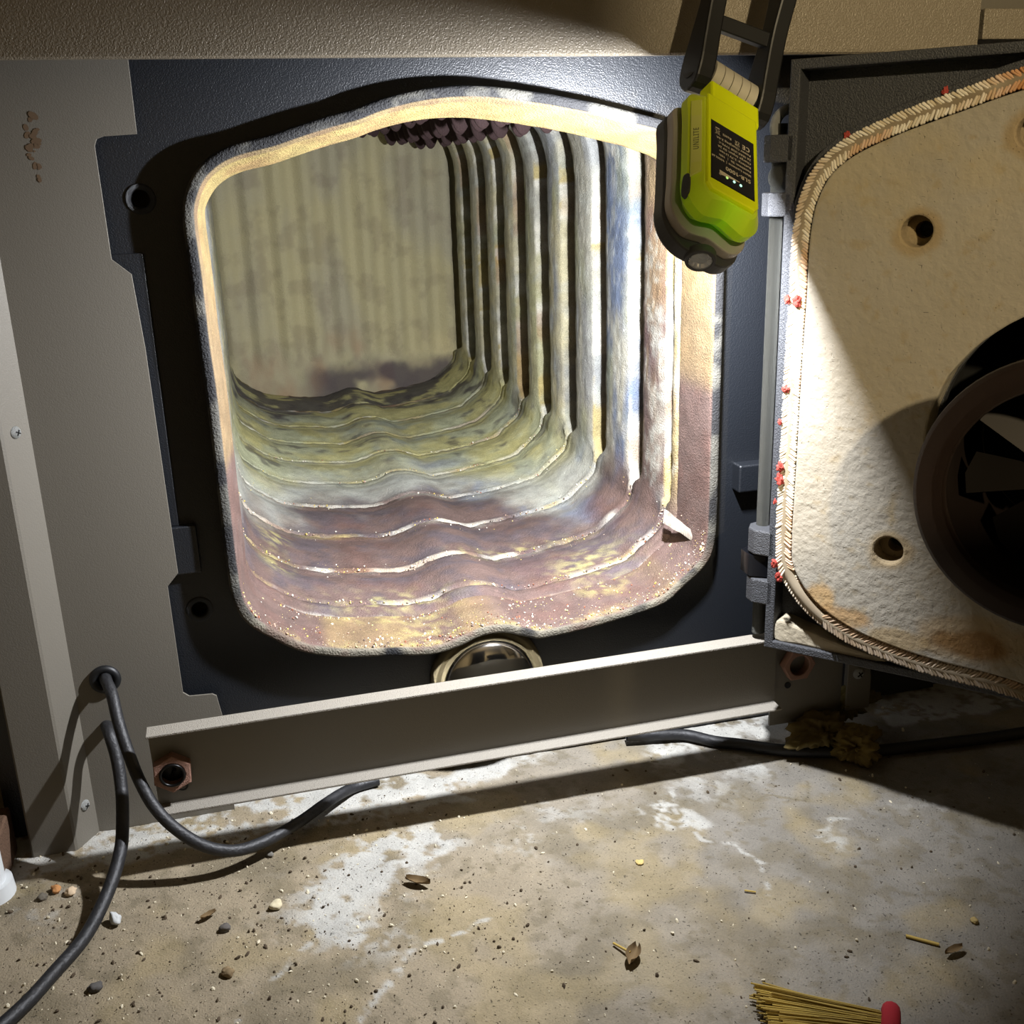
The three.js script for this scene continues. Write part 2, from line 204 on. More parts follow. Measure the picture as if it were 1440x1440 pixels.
// scale and ash colours; front darkened, back lightened to even out lamp falloff
const PAL = { pink: lin(0x6f5a53), rust: lin(0x6c493e), mauve: lin(0x605457), yellow: lin(0xb5ac62), lime: lin(0xaeb083), olive: lin(0xc4bb97), tan: lin(0xa8915f), blue: lin(0x6f7f9c), pale: lin(0xc3c6bd), white: lin(0xe6e2d2), purple: lin(0x4a4048), ash: lin(0xb9b6a6), orange: lin(0xa97f58), gold: lin(0xc2ae6c) };
function scaleColour(x, y, z, k, u) {           // k casting number, u 0..1 across the casting (front to back)
  const n1 = fbm(x * 16, y * 16, z * 12, 5), n2 = fbm(x * 40 + 5, y * 40, z * 40, 4), n3 = fbm(x * 150, y * 150, z * 150, 3), n4 = fbm(x * 24 + 9, y * 10, z * 24 + 3, 4);
  const floor = y < 0.24, wallish = step(0.185, 0.235, y + 0.02 * (n2 - 0.5));
  let c = PAL.ash, cf = PAL.ash;
  if (floor) {
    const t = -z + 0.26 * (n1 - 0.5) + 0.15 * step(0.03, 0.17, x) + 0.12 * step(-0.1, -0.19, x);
    c = mixc(PAL.pink, PAL.mauve, step(0.4, 0.65, n2));
    c = mixc(c, PAL.rust, 0.4 * step(0.5, 0.72, n4));
    c = mixc(c, mixc(PAL.ash, PAL.pale, n2), step(0.3, 0.44, t));
    c = mixc(c, PAL.blue, 0.5 * step(0.5, 0.66, n4) * step(0.26, 0.36, t) * step(0.75, 0.5, t) * step(-0.02, 0.08, x));
    c = mixc(c, mixc(lin(0xd6cd80), lin(0xcdd0a4), step(0.38, 0.64, n4)), step(0.42, 0.58, t) * 0.8);
    c = mixc(c, PAL.blue, 0.3 * step(0.56, 0.68, n1) * step(0.4, 0.5, t));
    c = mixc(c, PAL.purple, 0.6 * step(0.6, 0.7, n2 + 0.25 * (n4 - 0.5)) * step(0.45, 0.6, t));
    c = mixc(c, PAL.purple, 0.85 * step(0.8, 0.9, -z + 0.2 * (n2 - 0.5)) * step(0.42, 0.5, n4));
    cf = c;
  }
  if (wallish > 0) {
    const s = [PAL.tan, PAL.pink, PAL.ash, PAL.ash, PAL.olive, PAL.olive, PAL.olive, PAL.olive, PAL.olive, PAL.olive][k] || PAL.olive;
    c = mixc(s, PAL.ash, 0.5 * step(0.4, 0.7, n2));
    const lush = [0.1, 0.25, 0.95, 0.35, 0.6, 0.35, 0.3, 0.3, 0.15, 0.1][k] || 0.1;
    c = mixc(c, PAL.blue, lush * step(0.42, 0.62, fbm(x * 4, y * 9 + k * 3, z * 30, 4)));
    c = mixc(c, k === 1 ? PAL.tan : PAL.lime, 0.55 * step(0.5, 0.7, n4));
    if (k === 1) c = mixc(c, PAL.rust, 0.35 * step(0.45, 0.6, n1));
    c = mixc(c, PAL.pale, 0.45 * step(0.5, 0.68, n3 * 0.5 + n2 * 0.5));
    if (k === 1 || k === 2) c = mixc(c, PAL.white, 0.8 * step(0.5, 0.62, fbm(x * 9, y * 7, z * 60 + k, 4)) * (k === 1 ? step(0.4, 0.15, u) : step(0.55, 0.7, n2)));
  }
  if (floor) c = mixc(cf, c, wallish);
  // salts that crept along the joint, in flecks
  const edge = Math.max(step(0.06, 0.02, u), step(0.94, 0.98, u));
  c = mixc(c, n1 > 0.56 ? PAL.gold : PAL.white, 0.8 * edge * step(0.44, 0.64, fbm(x * 34, y * 34, z * 20 + k * 7, 4)));
  c = mixc(c, PAL.orange, 0.5 * edge * step(0.6, 0.7, fbm(x * 13 + 40, y * 13, k * 3, 3)));
  const spot = (cx, cz, rx, rz) => Math.exp(-(((x - cx) / rx) ** 2) - ((z - cz) / rz) ** 2);
  if (floor) c = mixc(c, lin(0xc9c07c), 0.6 * step(0.46, 0.64, n3 * 0.75 + n2 * 0.25) * clamp(1.5 * (spot(-0.075, -0.045, 0.05, 0.02) + spot(0.13, -0.055, 0.03, 0.03) + spot(-0.165, -0.2, 0.012, 0.03) + spot(-0.165, -0.12, 0.012, 0.025) + spot(0.07, -0.14, 0.05, 0.012))));
  return c;
}
{ // throat: the ring that the door closes on, standing proud of the plate
  const inner = [[0.0000, 0.020], [0.0000, 0.0455], [0.0010, 0.0474], [0.0025, 0.048], [0.0055, 0.048], [0.0075, 0.0472], [0.0086, 0.0455], [0.0089, 0.042], [0.0090, 0.036], [0.0090, 0.030], [0.0090, 0.025], [0.0090, 0.02], [0.0091, 0.015], [0.0091, 0.01], [0.0092, 0.005], [0.0092, 0.0], [0.0092, -0.005], [0.0092, -0.010], [0.0092, -0.014], [0.0092, -0.018], [0.0088, -0.0222], [0.0070, -0.0235], [-0.004, -0.0235], [-0.006, -0.0], [-0.004, 0.02], [0.0, 0.02]];
  const N = mouth.length, rows = inner.map(([d]) => inset(mouth, d));
  const cs = [0]; for (let j = 1; j < inner.length; j++) cs.push(cs[j - 1] + Math.hypot(inner[j][0] - inner[j - 1][0], inner[j][1] - inner[j - 1][1]));
  const len = []; let L = 0; for (let i = 0; i <= N; i++) { len.push(L); L += mouth[i % N].distanceTo(mouth[(i + 1) % N]); }
  const g = gridGeo(N, inner.length, (i, j, ii) => { const p = rows[j][i], z = inner[j][1], tooth = j > 17 && j < 21 ? 0.0025 * (noise(ii * 0.9, j * 0.1) - 0.5) : 0; const w = j > 6 && j < 18 ? 0.0016 * (fbm(p.x * 40, p.y * 40, z * 40, 3) - 0.5) : 0.0004 * (fbm(p.x * 90, p.y * 90, j * 0.2, 2) - 0.5); const kx = Math.max(0.010 * step(0.44, 0.53, p.y), 0.0055 * step(-0.12, -0.19, p.x) * step(0.15, 0.22, p.y)) * clamp((0.044 - z) / 0.062) * (j > 6 && j < rows.length - 3 ? 1 : 0), a = mouth[i], b = rows[9][i], dl = Math.hypot(b.x - a.x, b.y - a.y); return [p.x + w + (b.x - a.x) / dl * kx, p.y + w + (b.y - a.y) / dl * kx, z + tooth, len[ii], cs[j]]; }, true, (p, i, j) => {
    const n = fbm(p[0] * 50, p[1] * 50, p[2] * 50, 4), m = fbm(p[0] * 160, p[1] * 160, p[2] * 160, 3), q = fbm(p[0] * 12, p[1] * 12, 3, 3);
    if (j < 6) { let c = mixc(lin(0x1d1d1f), lin(0x3d3b37), step(0.5, 0.7, n)); if (p[1] < 0.2) { c = mixc(c, mixc(lin(0x8d8675), PAL.rust, 0.6 * step(0.52, 0.66, n)), 0.85 * step(0.2, 0.16, p[1]) * step(0.3, 0.5, n)); return c; } return mixc(c, PAL.ash, 0.12 * step(0.5, 0.62, n)); }
    const crown = mixc(mixc(PAL.gold, PAL.orange, 0.5 * step(0.4, 0.65, n)), PAL.pink, j < 9 ? 0.6 : 0.15), up = step(0.38, 0.52, p[1] + 0.12 * (n - 0.5));
    let c = mixc(PAL.pink, PAL.rust, 0.35 * step(0.4, 0.66, n)); c = mixc(c, PAL.tan, 0.5 * step(0.48, 0.6, q)); c = mixc(c, crown, up);
    const sp = (cx, cz, rx, rz) => Math.exp(-(((p[0] - cx) / rx) ** 2) - ((p[2] - cz) / rz) ** 2); return mixc(c, lin(0xd0c47a), 0.6 * step(0.46, 0.62, m * 0.75 + n * 0.25) * clamp(1.4 * (sp(-0.07, -0.02, 0.05, 0.014) + sp(0.125, -0.02, 0.022, 0.024) + 0.5 * sp(-0.05, 0.02, 0.03, 0.02) + 0.4 * sp(0.0, 0.044, 0.2, 0.008))) * step(0.2, 0.14, p[1]));
  });
  mesh('furnace_throat', g, M.cast, boiler, 'protruding throat rim scaled pink and yellow');
}
// the ribbed castings behind it, one ring after another; the gaps between them open on the sides and the top
const RING = [...MOUTH.slice(0, 30).map(p => p), [0.211, 0.5], [0.208, 0.53], [0.197, 0.556], [0.175, 0.574], [0.13, 0.588], [0.06, 0.592], [-0.06, 0.592], [-0.13, 0.588], [-0.175, 0.574], [-0.197, 0.556], [-0.206, 0.53], [-0.206, 0.5]];
const ring = inset(smooth(RING, 400), 0.0092);
const sc = z => 0.8601 - (0.8601 - z) * 0.991;
const FINS = [[-0.0245, -0.046], [-0.0575, -0.124], [-0.1475, -0.234], [-0.262, -0.34], [-0.38, -0.447], [-0.49, -0.5547], [-0.601, -0.667], [-0.7115, -0.7777], [-0.828, -0.8876], [-0.945, -0.9997]].map(([a, b], i) => [sc(a) - (i > 1 ? 0.013 : i ? 0.004 : 0), sc(b)]);
const BACK = -1.045;
{
  const N = ring.length, open = ring.map(p => step(0.194, 0.216, p.y - (Math.abs(p.x) < 0.15 ? 0.05 : 0)));
  const len = [0]; for (let i = 1; i <= N; i++) len.push(len[i - 1] + ring[i - 1].distanceTo(ring[i % N]));
  const nrm = ring.map((p, i) => { const q = inset(ring, 1)[i]; return q.clone().sub(p).normalize(); });
  const prof = [[0, -0.06], [0, -0.03], [0, -0.006], [0.0012, -0.0028], [0.004, -0.0008], [0.012, 0.0004]];
  FINS.forEach(([zf, zb], k) => {
    const pf = k ? (FINS[k - 1][1] + zf) / 2 : zf + 0.0005, pb = k < 9 ? (zb + FINS[k + 1][0]) / 2 : BACK;
    const mid = 24, rows = [];
    for (const [d, o] of prof) rows.push([0, d, o]);
    for (let m = 1; m < mid; m++) rows.push([m / mid, 0, 0]);
    for (const [d, o] of [...prof].reverse()) rows.push([1, -d, o]);
    const g = gridGeo(N, rows.length, (i, j, ii) => {
      const p = ring[i], n = nrm[i], m = open[i], f = pf + (zf - pf) * m - 0.0006, b = pb + (zb - pb) * m + 0.0006, [t, d, o] = rows[j];
      const w = f - b, lim = Math.min(0.012, w * 0.3) / 0.012; let z = t === 0 ? f - d * lim : t === 1 ? b - d * lim : (f - 0.012 * lim) + (b - f + 0.024 * lim) * t;
      const u = (f - z) / w, camber = o < 0.0004 && o !== 0 ? o : 0.0004 + 0.0042 * Math.sin(Math.PI * clamp((u - 0.1) / 0.8)) ** 1.2 * (1 - 0.65 * m);
      const rough = o > -0.01 ? 0.0022 * (fbm(p.x * 45, p.y * 45, z * 45 + k, 4) - 0.5) + 0.0012 * (fbm(p.x * 160, p.y * 160, z * 160, 2) - 0.5) : 0;
      const lipRow = (t === 0 && j === prof.length - 2) || (t === 1 && j === rows.length - prof.length + 1); const ridge = lipRow && m < 0.5 ? 0.0016 + 0.0016 * noise(ii * 0.6, k) : 0;
      const off = camber + rough + ridge; return [p.x + n.x * off, p.y + n.y * off, z, len[ii], z + (o < 0 ? o * (t ? 1 : -1) : 0), u];
    }, true, (p, i, j) => { const o = rows[j]; if (o[2] <= -0.03) return [0.03, 0.025, 0.02]; if (o[2] <= -0.008 && open[i] > 0.5) return mixc([0.1, 0.09, 0.07], PAL.ash, 0.3 * noise(i * 0.7, j, k)); return scaleColour(p[0], p[1], p[2], k, clamp(p[5])); });  // slot flanks blackened with depth to paint the shade between castings
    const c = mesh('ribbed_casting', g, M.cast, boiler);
    // pins that hang from the crown of the casting into the hot gas
    if (k > 0) for (const zz of [0.22, 0.78]) for (const [x, y] of [[0.152, 0.593], [0.106, 0.6], [0.06, 0.613], [0.014, 0.622], [-0.032, 0.622]]) {
      const z = zf + (zb - zf) * zz; mesh('pin', PIN.clone().rotateZ(rr(-0.05, 0.05)).translate(x + rr(-0.003, 0.003) + (zz < 0.5 ? 0.006 : -0.006), y, z), M.pin, c);
    }
  });
  // crumbs of ash and scale on the furnace floor, thickest along the joints
  const seams = FINS.map(([a], k) => k ? (FINS[k - 1][1] + a) / 2 : a), low = ring.map((p, i) => i).filter(i => ring[i].y < 0.2);
  const cn = 5200, im = new THREE.InstancedMesh(new THREE.IcosahedronGeometry(1, 0), std(0xffffff, 0.85), cn), m4 = new THREE.Matrix4(), q = new THREE.Quaternion(), cc = [0xe9e4d2, 0xd9c98c, 0xcbb45e, 0x8f5a42, 0x6a5a52, 0xc4a28e].map(hex);
  let i = 0; for (let tries = 0; tries < cn; tries++) { const a = low[Math.floor(rnd() * low.length)], p = ring[a].clone().lerp(ring[a + 1], rnd()), n = nrm[a], f = rnd(); const k = Math.floor(rnd() ** 1.4 * 7); let z = f < 0.5 ? seams[k] + rr(-0.008, 0.004) : f < 0.75 ? rr(-0.03, 0.046) : -0.42 * rnd(); if (fbm(p.x * 22, k * 3, z * 30, 3) < (f < 0.5 ? 0.5 : 0.46)) { if (rnd() < 0.6) continue; z = 0.046 - 0.02 * rnd() ** 2; } const s = 0.00022 + 0.0009 * rnd() ** 5; q.setFromEuler(new THREE.Euler(rr(0, 6), rr(0, 6), rr(0, 6))); const h = z > -0.024 ? 0 : 0.0014; im.setMatrixAt(i, m4.compose(new V3(p.x + n.x * h, p.y + n.y * h + s * 0.3, z), q, new V3(s * rr(0.8, 2), s * 0.8, s))); im.setColorAt(i, cc[Math.floor(rnd() ** 1.3 * 6)]); i++; } im.count = i;
  im.name = 'scale_crumbs'; im.castShadow = im.receiveShadow = true; im.userData.kind = 'stuff'; boiler.add(im);
  // back of the furnace with shallow upright ribs
  const nx = 220, ny = 180;
  const bg = gridGeo(nx, ny, (i, j) => { const x = -0.235 + 0.47 * i / (nx - 1), y = 0.09 + 0.53 * (1 - j / (ny - 1)); const r = Math.sin((x + 0.1) / 0.0475 * 2 * Math.PI) * 0.7; return [x, y, BACK + 0.0055 * clamp(r * 1.6, -1, 1) * step(0.17, 0.22, y) + 0.003 * (fbm(x * 30, y * 30, 1, 4) - 0.5), x, y]; }, false, (p) => {
    const [x, y] = p, n = fbm(x * 14, y * 7, 2, 4), m = fbm(x * 40, y * 40, 8, 4); let c = mixc(lin(0xbfb58c), lin(0xb3ab8e), step(0.4, 0.66, n)); c = mixc(c, PAL.pink, 0.22 * step(0.5, 0.7, m)); c = mixc(c, PAL.orange, 0.55 * step(0.52, 0.7, n) * step(0.27, 0.2, y + 0.05 * (m - 0.5)));
    c = mixc(c, PAL.purple, 0.85 * step(0.42, 0.6, fbm(x * 18 + 2, y * 18, 4, 3)) * step(0.2, 0.165, y + 0.04 * (m - 0.5)) * step(-0.1, -0.02, x)); return c;
  });
  mesh('furnace_back', [bg, paintGeo(boxUV(box(-0.3, 0.3, 0.05, 0.72, BACK - 0.05, BACK - 0.012)), () => PAL.olive)].map(g => g.index ? g.toNonIndexed() : g), M.castBack, boiler);
  // dark jacket round the castings
  mesh('jacket', [box(-0.32, -0.29, 0.03, 0.72, BACK - 0.05, 0.014), box(0.29, 0.32, 0.03, 0.72, BACK - 0.05, 0.014), box(-0.32, 0.32, 0.69, 0.72, BACK - 0.05, 0.014), box(-0.32, 0.32, 0.02, 0.05, BACK - 0.05, 0.014), box(-0.32, 0.32, 0.62, 0.72, 0.0, 0.016)], M.jacket, boiler);
}
// ================================================================== SHEET METAL ROUND THE BOILER
{ // front casing sheet on the left with its stepped edge, and the folded corner post
  const t = thing('casing_panel', 'taupe painted sheet metal casing with a stepped right edge, left of the furnace', 'panel');
  const out = [[-0.331, 0.0], [-0.222, 0.0], [-0.222, 0.086], [-0.225, 0.108], [-0.228, 0.110], [-0.246, 0.111], [-0.2505, 0.115], [-0.251, 0.207], [-0.242, 0.217], [-0.2435, 0.393], [-0.246, 0.446], [-0.258, 0.457], [-0.2585, 0.533], [-0.2565, 0.5375], [-0.252, 0.539], [-0.230, 0.540], [-0.229, 0.62], [-0.331, 0.62]];
  const sh = slab(out, 0.0385, 0.04, [circ(-0.307, 0.136, 0.0075).reverse(), circ(-0.311, 0.094, 0.0055).reverse()], 0.0003);
  mesh('sheet', boxUV(sh), M.sheet, t);
  const post = new THREE.ExtrudeGeometry(poly([[-0.3305, -0.0385], [-0.3305, -0.0400], [-0.3445, -0.0605], [-0.3465, -0.062], [-0.3775, -0.062], [-0.379, -0.0605], [-0.379, 0.03], [-0.3775, 0.03], [-0.3775, -0.0595], [-0.3462, -0.0605], [-0.3325, -0.0385]].reverse()), { depth: 0.62, bevelEnabled: false });
  post.rotateX(-Math.PI / 2); mesh('corner_post', boxUV(post), M.sheet, t, 'folded corner post with a slanted bright face');
  const nrm = new V3(0.0205, 0, 0.014).normalize();
  const screw = (y, f, m) => { const p = new V3(-0.3305 - 0.014 * f, y, 0.04 + 0.0205 * f); const s = new THREE.SphereGeometry(0.0046, 18, 8, 0, Math.PI * 2, 0, Math.PI / 2).scale(1, 0.62, 1); const parts = [s]; const sl = [box(-0.0021, 0.0021, 0.0024, 0.0031, -0.0004, 0.0004), box(-0.0004, 0.0004, 0.0024, 0.0031, -0.0021, 0.0021)];
    const q = new THREE.Quaternion().setFromUnitVectors(new V3(0, 1, 0), nrm); const place = g => { g.applyQuaternion(q); g.translate(p.x, p.y, p.z); return g; };
    const h = mesh('screw', place(parts[0]), m, t, 'domed cross head screw'); mesh('screw_slot', sl.map(g => place(g.rotateY(0.5).toNonIndexed())), M.bore, h); };
  screw(0.341, 0.55, M.galv); screw(0.032, 0.42, M.galv);
  const gr = mesh('grommet', [new THREE.TorusGeometry(0.0088, 0.0032, 12, 32).translate(-0.307, 0.136, 0.041), new THREE.CylinderGeometry(0.0075, 0.0075, 0.002, 24).rotateX(Math.PI / 2).translate(-0.307, 0.136, 0.0375)], M.blackPlastic, t, 'black rubber grommet');
  // rust run below the cover
  const rust = []; for (let i = 0; i < 26; i++) { const a = rnd(), y = 0.545 - 0.05 * a * a + 0.012 * (rnd() - 0.5); const b = new THREE.CircleGeometry(rr(0.001, 0.0032) * (1 - 0.5 * a), 9); b.scale(0.8, rr(0.8, 1.6), 1); b.rotateZ(rr(0, 3)); b.translate(-0.2975 + rr(-0.004, 0.004), 0.555 - 0.045 * a, 0.0402 + i * 0.00001); rust.push(b); }
  mesh('rust_stain', rust, std(0x5a4630, 0.9), t, 'brown rust stain').userData.kind = 'stuff';
}
{ // top cover, a folded sheet
  const t = thing('top_cover', 'taupe textured metal cover across the top of the boiler front', 'cover');
  const c = new THREE.ExtrudeGeometry(poly([[0.088, 0.583], [0.0985, 0.5825], [0.0998, 0.5838], [0.1, 0.586], [0.1, 0.88], [0.098, 0.885], [-0.3, 0.885], [-0.3, 0.882], [0.097, 0.882], [0.0975, 0.5865], [0.088, 0.586]]), { depth: 0.888, bevelEnabled: false });
  c.rotateY(-Math.PI / 2); c.rotateY(0); const m = new THREE.Matrix4().makeBasis(new V3(0, 0, 1), new V3(0, 1, 0), new V3(-1, 0, 0));
  // after the turn the extrusion runs along -x and the profile's first axis along +z
  c.translate(0.388, 0, 0); mesh('cover_sheet', boxUV(c), M.cover, t);
  mesh('end_cap', boxUV(box(0.3865, 0.388, 0.5865, 0.882, -0.3, 0.0975)), M.cover, t);
  const l = thing('side_shelf', 'narrow grey ledge to the right of the top cover', 'ledge');
  mesh('ledge_front', boxUV(box(0.392, 0.62, 0.592, 0.6135, 0.06, 0.1, 0.001)), M.cover, l); mesh('ledge_back', boxUV(box(0.392, 0.62, 0.60, 0.9, 0.0, 0.02)), M.sheet, l);
}
{ // base rail: a channel with its lips to the front
  const t = thing('base_rail', 'long taupe channel rail with pale lips below the furnace', 'rail', [-0.018, 0.089, 0.1]);
  t.rotation.z = 0.009;
  mesh('web', boxUV(box(-0.256, 0.262, -0.034, 0.033, 0, 0.0018)), M.sheet, t);
  mesh('upper_lip', boxUV(box(-0.256, 0.262, 0.0315, 0.0335, 0.001, 0.0165, 0.0006)), M.dustyLitLip, t);
  mesh('lower_lip', boxUV(box(-0.256, 0.262, -0.0352, -0.0332, 0.001, 0.0165, 0.0006)), M.dustyLitLip, t);
  const nut = slab(Array.from({ length: 6 }, (_, i) => [0.0155 * Math.cos(i * Math.PI / 3 + 0.45), 0.0155 * Math.sin(i * Math.PI / 3 + 0.45)]), 0, 0.009, [circ(0, 0, 0.0092).reverse()], 0.0009); nut.translate(-0.242, -0.0045, 0.0018);
  const n = mesh('hex_nut', nut, M.copper, t, 'coppery hexagon nut'); mesh('threaded_bore', [new THREE.TorusGeometry(0.0086, 0.0011, 8, 30).translate(-0.242, -0.0045, 0.0115), new THREE.CylinderGeometry(0.009, 0.009, 0.001, 24).rotateX(Math.PI / 2).translate(-0.242, -0.0045, 0.003), rod([-0.243, -0.009, 0.004], [-0.2395, 0, 0.011], 0.0012, 8).toNonIndexed()], M.bore, n);
  mesh('split_ring', new THREE.TorusGeometry(0.0033, 0.0007, 8, 24).translate(-0.2365, -0.0195, 0.0035), M.rodSteel, t);
}
{ // polished plug half hidden by the rail
  const t = thing('sight_plug', 'shiny chrome plug half hidden behind the rail', 'plug', [0.0025, 0.086, 0.03]);
  const lathe = (pts) => new THREE.LatheGeometry(pts.map(p => new THREE.Vector2(...p)), 48).rotateX(Math.PI / 2);
  mesh('collar', lathe([[0.032, 0], [0.0505, 0], [0.05, 0.008], [0.047, 0.012], [0.043, 0.012], [0.041, 0.016], [0.034, 0.016]]), M.brass, t, 'dull brassy collar');
  mesh('dome', lathe([[0.041, 0.008], [0.0405, 0.017], [0.037, 0.021], [0.028, 0.026], [0.021, 0.0275], [0.019, 0.026], [0.0, 0.0255]]), M.chrome, t, 'mirror bright dome');
}
{ // bracket right of the rail and what lies around it
  const t = thing('angle_bracket', 'small grey angle bracket with a cross head screw under the burner door', 'bracket');
  mesh('plate', boxUV(box(0.317, 0.341, 0.035, 0.1, 0.098, 0.1, 0.0006)), M.sheet, t); mesh('flange', boxUV(box(0.339, 0.341, 0.035, 0.1, 0.06, 0.1, 0.0006)), M.sheet, t);
  const s = mesh('screw', new THREE.SphereGeometry(0.0055, 18, 8, 0, 6.3, 0, 1.57).rotateX(Math.PI / 2).scale(1, 1, 0.6).translate(0.3275, 0.071, 0.1), M.galv, t); mesh('screw_slot', [box(-0.003, 0.003, -0.0005, 0.0005, 0, 0.0005).rotateZ(0.6), box(-0.0005, 0.0005, -0.003, 0.003, 0, 0.0005).rotateZ(0.6)].map(g => g.translate(0.3275, 0.071, 0.1031)), M.bore, s);
  const b = thing('rear_plate', 'dim grey plate with a rusty nut at the right end of the rail', 'plate');
  mesh('plate', boxUV(box(0.246, 0.316, 0.028, 0.118, 0.09, 0.0925)), M.sheet, b);
  const nut = slab(Array.from({ length: 6 }, (_, i) => [0.0155 * Math.cos(i * Math.PI / 3), 0.0155 * Math.sin(i * Math.PI / 3)]), 0, 0.009, [circ(0, 0, 0.0092).reverse()], 0.0009); nut.translate(0.268, 0.088, 0.0925);
  mesh('hex_nut', nut, M.copper, b); mesh('screw_hole', new THREE.CylinderGeometry(0.003, 0.003, 0.001, 16).rotateX(Math.PI / 2).translate(0.262, 0.066, 0.0927), M.bore, b);
}
{ // boiler foot and dark sheet right of the block
  const t = thing('right_casing', 'dark casing sheet behind the open burner door', 'panel');
  mesh('sheet', boxUV(box(0.40, 0.62, 0.0, 0.58, 0.02, 0.022)), M.jacket, t);
}

// ================================================================== BURNER DOOR
const door = thing('burner_door', 'open cast iron door with a white insulating board and rope seal', 'door', [0.2175, 0, 0.128]);
door.rotation.y = -Math.atan2(0.731, 0.682);             // local x runs along the door, local z is its furnace side
const G_OUT = smooth([[0.46, 0.345], [0.455, 0.46], [0.43, 0.52], [0.36, 0.548], [0.30, 0.562], [0.26, 0.568], [0.215, 0.570], [0.153, 0.5605], [0.116, 0.5495], [0.072, 0.535], [0.042, 0.521], [0.025, 0.506], [0.0145, 0.484], [0.0105, 0.458], [0.0102, 0.412], [0.0095, 0.37], [0.0092, 0.293], [0.0090, 0.224], [0.011, 0.204], [0.022, 0.183], [0.041, 0.164], [0.07, 0.149], [0.108, 0.140], [0.14, 0.136], [0.179, 0.134], [0.25, 0.124], [0.32, 0.132], [0.40, 0.150], [0.445, 0.19], [0.458, 0.25]], 300);
const doorOff = d => inset(G_OUT, d).map(p => [p.x, p.y]);
{
  mesh('backing', boxUV(slab([[0.001, 0.127], [0.47, 0.127], [0.47, 0.575], [0.001, 0.575]], -0.036, -0.020, [circ(0.216, 0.317, 0.1, 48).reverse()])), M.doorIron, door);
  const rim = slab([[0, 0.1255], [0.471, 0.1255], [0.471, 0.5765], [0, 0.5765]], -0.036, 0, [[[0.0075, 0.1325], [0.0075, 0.5695], [0.464, 0.5695], [0.464, 0.1325]]], 0.0012);
  mesh('outer_rim', boxUV(rim), M.doorIron, door);
  mesh('seal_channel', boxUV(slab(doorOff(-0.0055), -0.028, 0.0008, [doorOff(0.0005).reverse()], 0.0012)), M.doorIron, door);
  // ash lying on the lower rim
  const ash = slab(smooth([[0.0085, 0.1328], [0.03, 0.1325], [0.09, 0.132], [0.1, 0.1345], [0.07, 0.139], [0.035, 0.146], [0.0095, 0.150]], 60).map(p => [p.x, p.y]), -0.022, -0.0025, [], 0.002); mesh('ash_drift', paintGeo(boxUV(ash), (x, y, z) => mixc(lin(0xb7ad97), lin(0x8a7f6a), fbm(x * 200, y * 200, z * 200, 3))), M.board, door, 'pale ash lying in the lower pocket');
  // insulating board with its two stepped holes and the burner hole
  const holes = [[0.097, 0.461], [0.096, 0.2305], [0.163, 0.522]];
  const out = doorOff(0.0135);
  const tubeHole = circ(0.216, 0.317, 0.101, 64);
  const wob = tubeHole.map(([x, y], i) => { const k = 1 + 0.012 * (noise(i * 0.7) - 0.5); return [0.216 + (x - 0.216) * k, 0.317 + (y - 0.317) * k]; });
  const stain = (x, y) => { let c = mixc(lin(0x9d978b), lin(0x8f8673), fbm(x * 14, y * 14, 2, 4)); const n = fbm(x * 60, y * 60, 5, 4), w = fbm(x * 22, y * 22, 9, 4);
    const blob = (cx, cy, rx, ry, col, s) => { const d = ((x - cx) / rx) ** 2 + ((y - cy) / ry) ** 2; c = mixc(c, lin(col), s * step(1.25, 0.55, d + 1.1 * (n - 0.5))); };
    blob(0.048, 0.183, 0.012, 0.012, 0xa98a5c, 0.9); blob(0.066, 0.171, 0.022, 0.009, 0xa07f52, 0.85); blob(0.107, 0.161, 0.022, 0.009, 0x9a8050, 0.6); blob(0.163, 0.168, 0.028, 0.012, 0x5e3416, 0.95); blob(0.163, 0.172, 0.04, 0.02, 0x9a7c48, 0.5);
    for (const [hx, hy] of holes) blob(hx, hy, 0.0175, 0.0165, 0x8f7a55, 0.75);
    blob(0.096, 0.262, 0.0025, 0.014, 0x8d7c58, 0.6);
    c = mixc(c, lin(0x8f7f60), 0.5 * step(0.66, 0.78, fbm(x * 150, y * 150, 12, 3))); c = mixc(c, lin(0xab9a70), 0.25 * step(0.5, 0.7, w) * step(0.38, 0.5, y)); return c; };
  // the board's face is a fine sheet so that its stains and dents have an outline
  const face = slab(out, -0.006, 0.012, [wob.reverse(), ...holes.map(h => circ(h[0], h[1], 0.0105, 24).reverse())], 0.0015);
  mesh('insulating_board', retess(boxUV(face), stain), M.board, door, 'white insulating board with brown stains');
  mesh('board_core', paintGeo(boxUV(slab(doorOff(0.016), -0.02, -0.0062, [wob, ...holes.map(h => circ(h[0] + 0.0012, h[1], 0.006, 24).reverse())])), (x, y) => stain(x, y)), M.board, door);
  // rope seal: two rows of plaited yarn
  const per = []; let acc = 0; const c0 = inset(G_OUT, 0.0062); const P = []; for (let i = 0; i <= c0.length; i++) { const p = c0[i % c0.length]; if (i) acc += p.distanceTo(P[P.length - 1]); P.push(p); per.push(acc); }
  const at = s => { let i = 1; while (per[i] < s && i < per.length - 1) i++; const t = (s - per[i - 1]) / (per[i] - per[i - 1]); const a = P[i - 1], b = P[i]; return [a.x + (b.x - a.x) * t, a.y + (b.y - a.y) * t, b.x - a.x, b.y - a.y, per[i] - per[i - 1]]; };
  const yarn = [], pitch = 0.0047;
